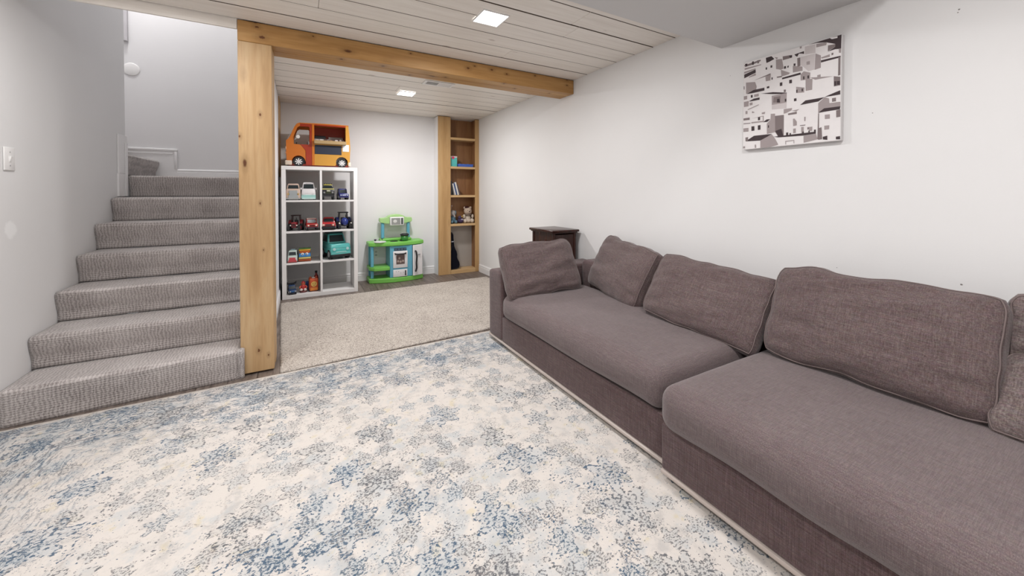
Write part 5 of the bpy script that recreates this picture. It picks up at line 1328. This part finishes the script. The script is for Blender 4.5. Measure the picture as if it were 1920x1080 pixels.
MB().box(0.000, 0.090, FY0 + 0.085, FY0 + 0.185, 0.030, 0.165, 0.010).box(0.070, 0.094, FY0 + 0.085, FY0 + 0.185, 0.165, 0.300, 0.010).build('driver_seat', P_((0.30, 0.26, 0.25)), ft)
MB().tube([(-0.040 + 0.006 * math.sin(a / 14 * 6.283), FY0 + 0.12 + 0.030 * math.cos(a / 14 * 6.283), 0.250 + 0.030 * math.sin(a / 14 * 6.283)) for a in range(14)], 0.004, 6, True).build('steering_wheel', BLK, ft)

# ------------------------------------------------------------------ play kitchen
GRN, BLU, WHT = P_((0.20, 0.56, 0.10), 0.35), P_((0.13, 0.42, 0.56), 0.35), P_((0.80, 0.79, 0.80), 0.35)
KY1 = 5.345
pk = thing('play_kitchen', 'green and blue plastic play kitchen by the back wall', 'play kitchen', (1.115 * 0.06, 0, 0.0006))
pk.scale = (0.94, 1, 1)
def dshape(x0, x1, yf, yb, bow, n=16):
    pts = [(x0 + (x1 - x0) * i / n, yf - bow * math.sin(math.pi * i / n) ** 0.8) for i in range(n + 1)]
    return pts + [(x1, yb), (x0, yb)]
MB().prism(dshape(0.742, 1.490, 5.130, KY1, 0.085), 2, 0.0, 0.062, 0.010, 2).build('base', GRN, pk)
MB().prism(dshape(0.738, 1.500, 5.130, KY1, 0.090), 2, 0.478, 0.530, 0.012, 2).build('counter', GRN, pk)
MB().prism([(0.745, 5.150), (0.80, 5.075), (0.90, 5.052), (1.005, 5.060), (1.005, KY1), (0.745, KY1)], 2, 0.165, 0.210, 0.008, 2).build('side_shelf', GRN, pk)
MB().box(0.765, 0.803, 5.130, 5.175, 0.0625, 0.1645, 0.006).box(0.765, 0.803, 5.130, 5.175, 0.2105, 0.4775, 0.006).build('leg', BLU, pk)
MB().box(0.765, 0.800, 5.300, 5.338, 0.0625, 0.1645, 0.006).box(0.765, 0.800, 5.300, 5.338, 0.2105, 0.4775, 0.006).build('leg', BLU, pk)
MB().box(1.006, 1.318, 5.066, KY1, 0.0625, 0.4775, 0.006).build('oven_body', BLU, pk)
MB().box(1.062, 1.232, 5.060, 5.0665, 0.412, 0.448, 0.002).build('control_panel', P_((0.05, 0.08, 0.12)), pk)
for i in range(4):
    MB().cyl((1.085 + i * 0.042, 5.054, 0.430), (1.085 + i * 0.042, 5.061, 0.430), 0.009, n=12).build('control_knob', P_((0.10, 0.20, 0.28)), pk)
od = MB().box(1.046, 1.246, 5.052, 5.0655, 0.185, 0.408, 0.006, 2).build('oven_door', WHT, pk)
MB().box(1.088, 1.204, 5.0495, 5.0525, 0.235, 0.358, 0.002).build('oven_window', P_((0.13, 0.09, 0.085), 0.3), od)
for i, (cx_, cz_) in enumerate(((1.112, 0.275), (1.146, 0.268), (1.180, 0.276), (1.130, 0.315))):
    MB().cyl((cx_, 5.0475, cz_), (cx_, 5.0497, cz_), 0.014, n=14).build('pie_print', P_((0.42, 0.34, 0.30)), od)
MB().tube([(1.070, 5.050, 0.378), (1.074, 5.034, 0.374), (1.110, 5.030, 0.370), (1.180, 5.030, 0.370), (1.216, 5.034, 0.374), (1.220, 5.050, 0.378)], 0.009, 8).build('oven_handle', BLK, od)
dw = MB().box(1.046, 1.242, 5.052, 5.0655, 0.068, 0.165, 0.005, 2).build('drawer', WHT, pk)
MB().box(1.206, 1.222, 5.040, 5.0515, 0.082, 0.150, 0.004).build('drawer_handle', BLK, dw)
for (cx_, cz_) in ((1.085, 0.140), (1.120, 0.140), (1.150, 0.118), (1.185, 0.125)):
    MB().cyl((cx_, 5.0498, cz_), (cx_, 5.0525, cz_), 0.005, n=10).build('drawer_dot', P_((0.35, 0.38, 0.38)), dw)
MB().box(1.330, 1.470, 5.120, KY1, 0.0625, 0.4775, 0.005).build('fridge_body', BLU, pk)
fd = MB().prism([(1.318, 5.052), (1.334, 5.047), (1.470, 5.098), (1.466, 5.113), (1.332, 5.063), (1.320, 5.063)], 2, 0.064, 0.474, 0.004, 2).build('fridge_door', WHT, pk)
MB().tube([(1.352, 5.044, 0.400), (1.364, 5.030, 0.380), (1.372, 5.030, 0.320), (1.364, 5.032, 0.240), (1.368, 5.032, 0.170), (1.356, 5.040, 0.120)], 0.012, 8).build('fridge_handle', BLK, fd)
MB().box(1.398, 1.432, 5.062, 5.074, 0.335, 0.350, 0.002).build('dispenser', P_((0.35, 0.36, 0.37)), fd)
MB().box(0.905, 1.345, 5.210, 5.335, 0.5305, 0.562, 0.010, 2).build('splash_back', GRN, pk)
MB().box(0.925, 0.968, 5.240, 5.290, 0.5625, 0.772, 0.008).build('upright', BLU, pk)
MB().box(1.288, 1.328, 5.240, 5.290, 0.5625, 0.772, 0.008).build('upright', BLU, pk)
ar = [(0.900, 0.800), (0.906, 0.838), (0.975, 0.840)] + [(1.13 + 0.125 * math.cos(R(q)), 0.842 + 0.042 * math.sin(R(q))) for q in range(170, 9, -16)] + [(1.285, 0.840), (1.352, 0.838), (1.360, 0.800), (1.345, 0.776), (1.300, 0.770), (1.255, 0.760), (1.0, 0.760), (0.950, 0.770), (0.915, 0.776)]
MB().prism(ar, 1, 5.225, 5.315, 0.006, 2).build('arch_shelf', P_((0.40, 0.66, 0.27), 0.35), pk)
mw = MB().box(1.034, 1.226, 5.165, 5.222, 0.738, 0.850, 0.008, 2).build('microwave', WHT, pk)
MB().box(1.050, 1.172, 5.1625, 5.1655, 0.752, 0.836, 0.003).build('microwave_window', P_((0.30, 0.31, 0.30), 0.3), mw)
MB().ball((1.100, 5.163, 0.794), (0.028, 0.002, 0.022), 14, 8).build('food_print', P_((0.66, 0.66, 0.64)), mw)
MB().box(1.184, 1.212, 5.1625, 5.1655, 0.752, 0.836, 0.002).build('keypad', P_((0.09, 0.10, 0.10)), mw)
MB().lathe([(0.0, 0.003), (0.060, 0.003), (0.080, 0.009), (0.084, 0.009), (0.084, 0.0), (0, 0)], (0.885, 5.135, 0.5302), 28).build('sink', WHT, pk)
for sx in (-0.045, 0.045):
    MB().lathe([(0.012, 0), (0.012, 0.018), (0.016, 0.020), (0.016, 0.032), (0, 0.034)], (0.885 + sx, 5.225, 0.5302), 14).build('tap_knob', P_((0.10, 0.06, 0.13)), pk)
for cx_ in (1.08, 1.21):
    MB().lathe([(0.0, 0.004), (0.050, 0.004), (0.054, 0.0)], (cx_, 5.150, 0.5302), 24).build('hob_ring', BLK, pk)
pot = thing('toy_pot', 'small dark green toy pot with a black rim on the play kitchen', 'toy pot', (1.218, 5.135, 0.5355))
MB().lathe([(0, 0.0), (0.042, 0.0), (0.046, 0.006), (0.050, 0.072), (0.044, 0.070), (0.040, 0.008), (0, 0.006)], n=24).build('bucket', P_((0.03, 0.20, 0.03)), pot)
MB().lathe([(0.050, 0.066), (0.056, 0.070), (0.056, 0.088), (0.046, 0.090), (0.044, 0.070)], n=24).build('rim', BLK, pot)
MB().tube([(0.052 * math.cos(R(a)), -0.012, 0.080 + 0.030 * math.sin(R(a))) for a in range(0, 181, 15)], 0.004, 6).build('handle', P_((0.35, 0.35, 0.36)), pot)
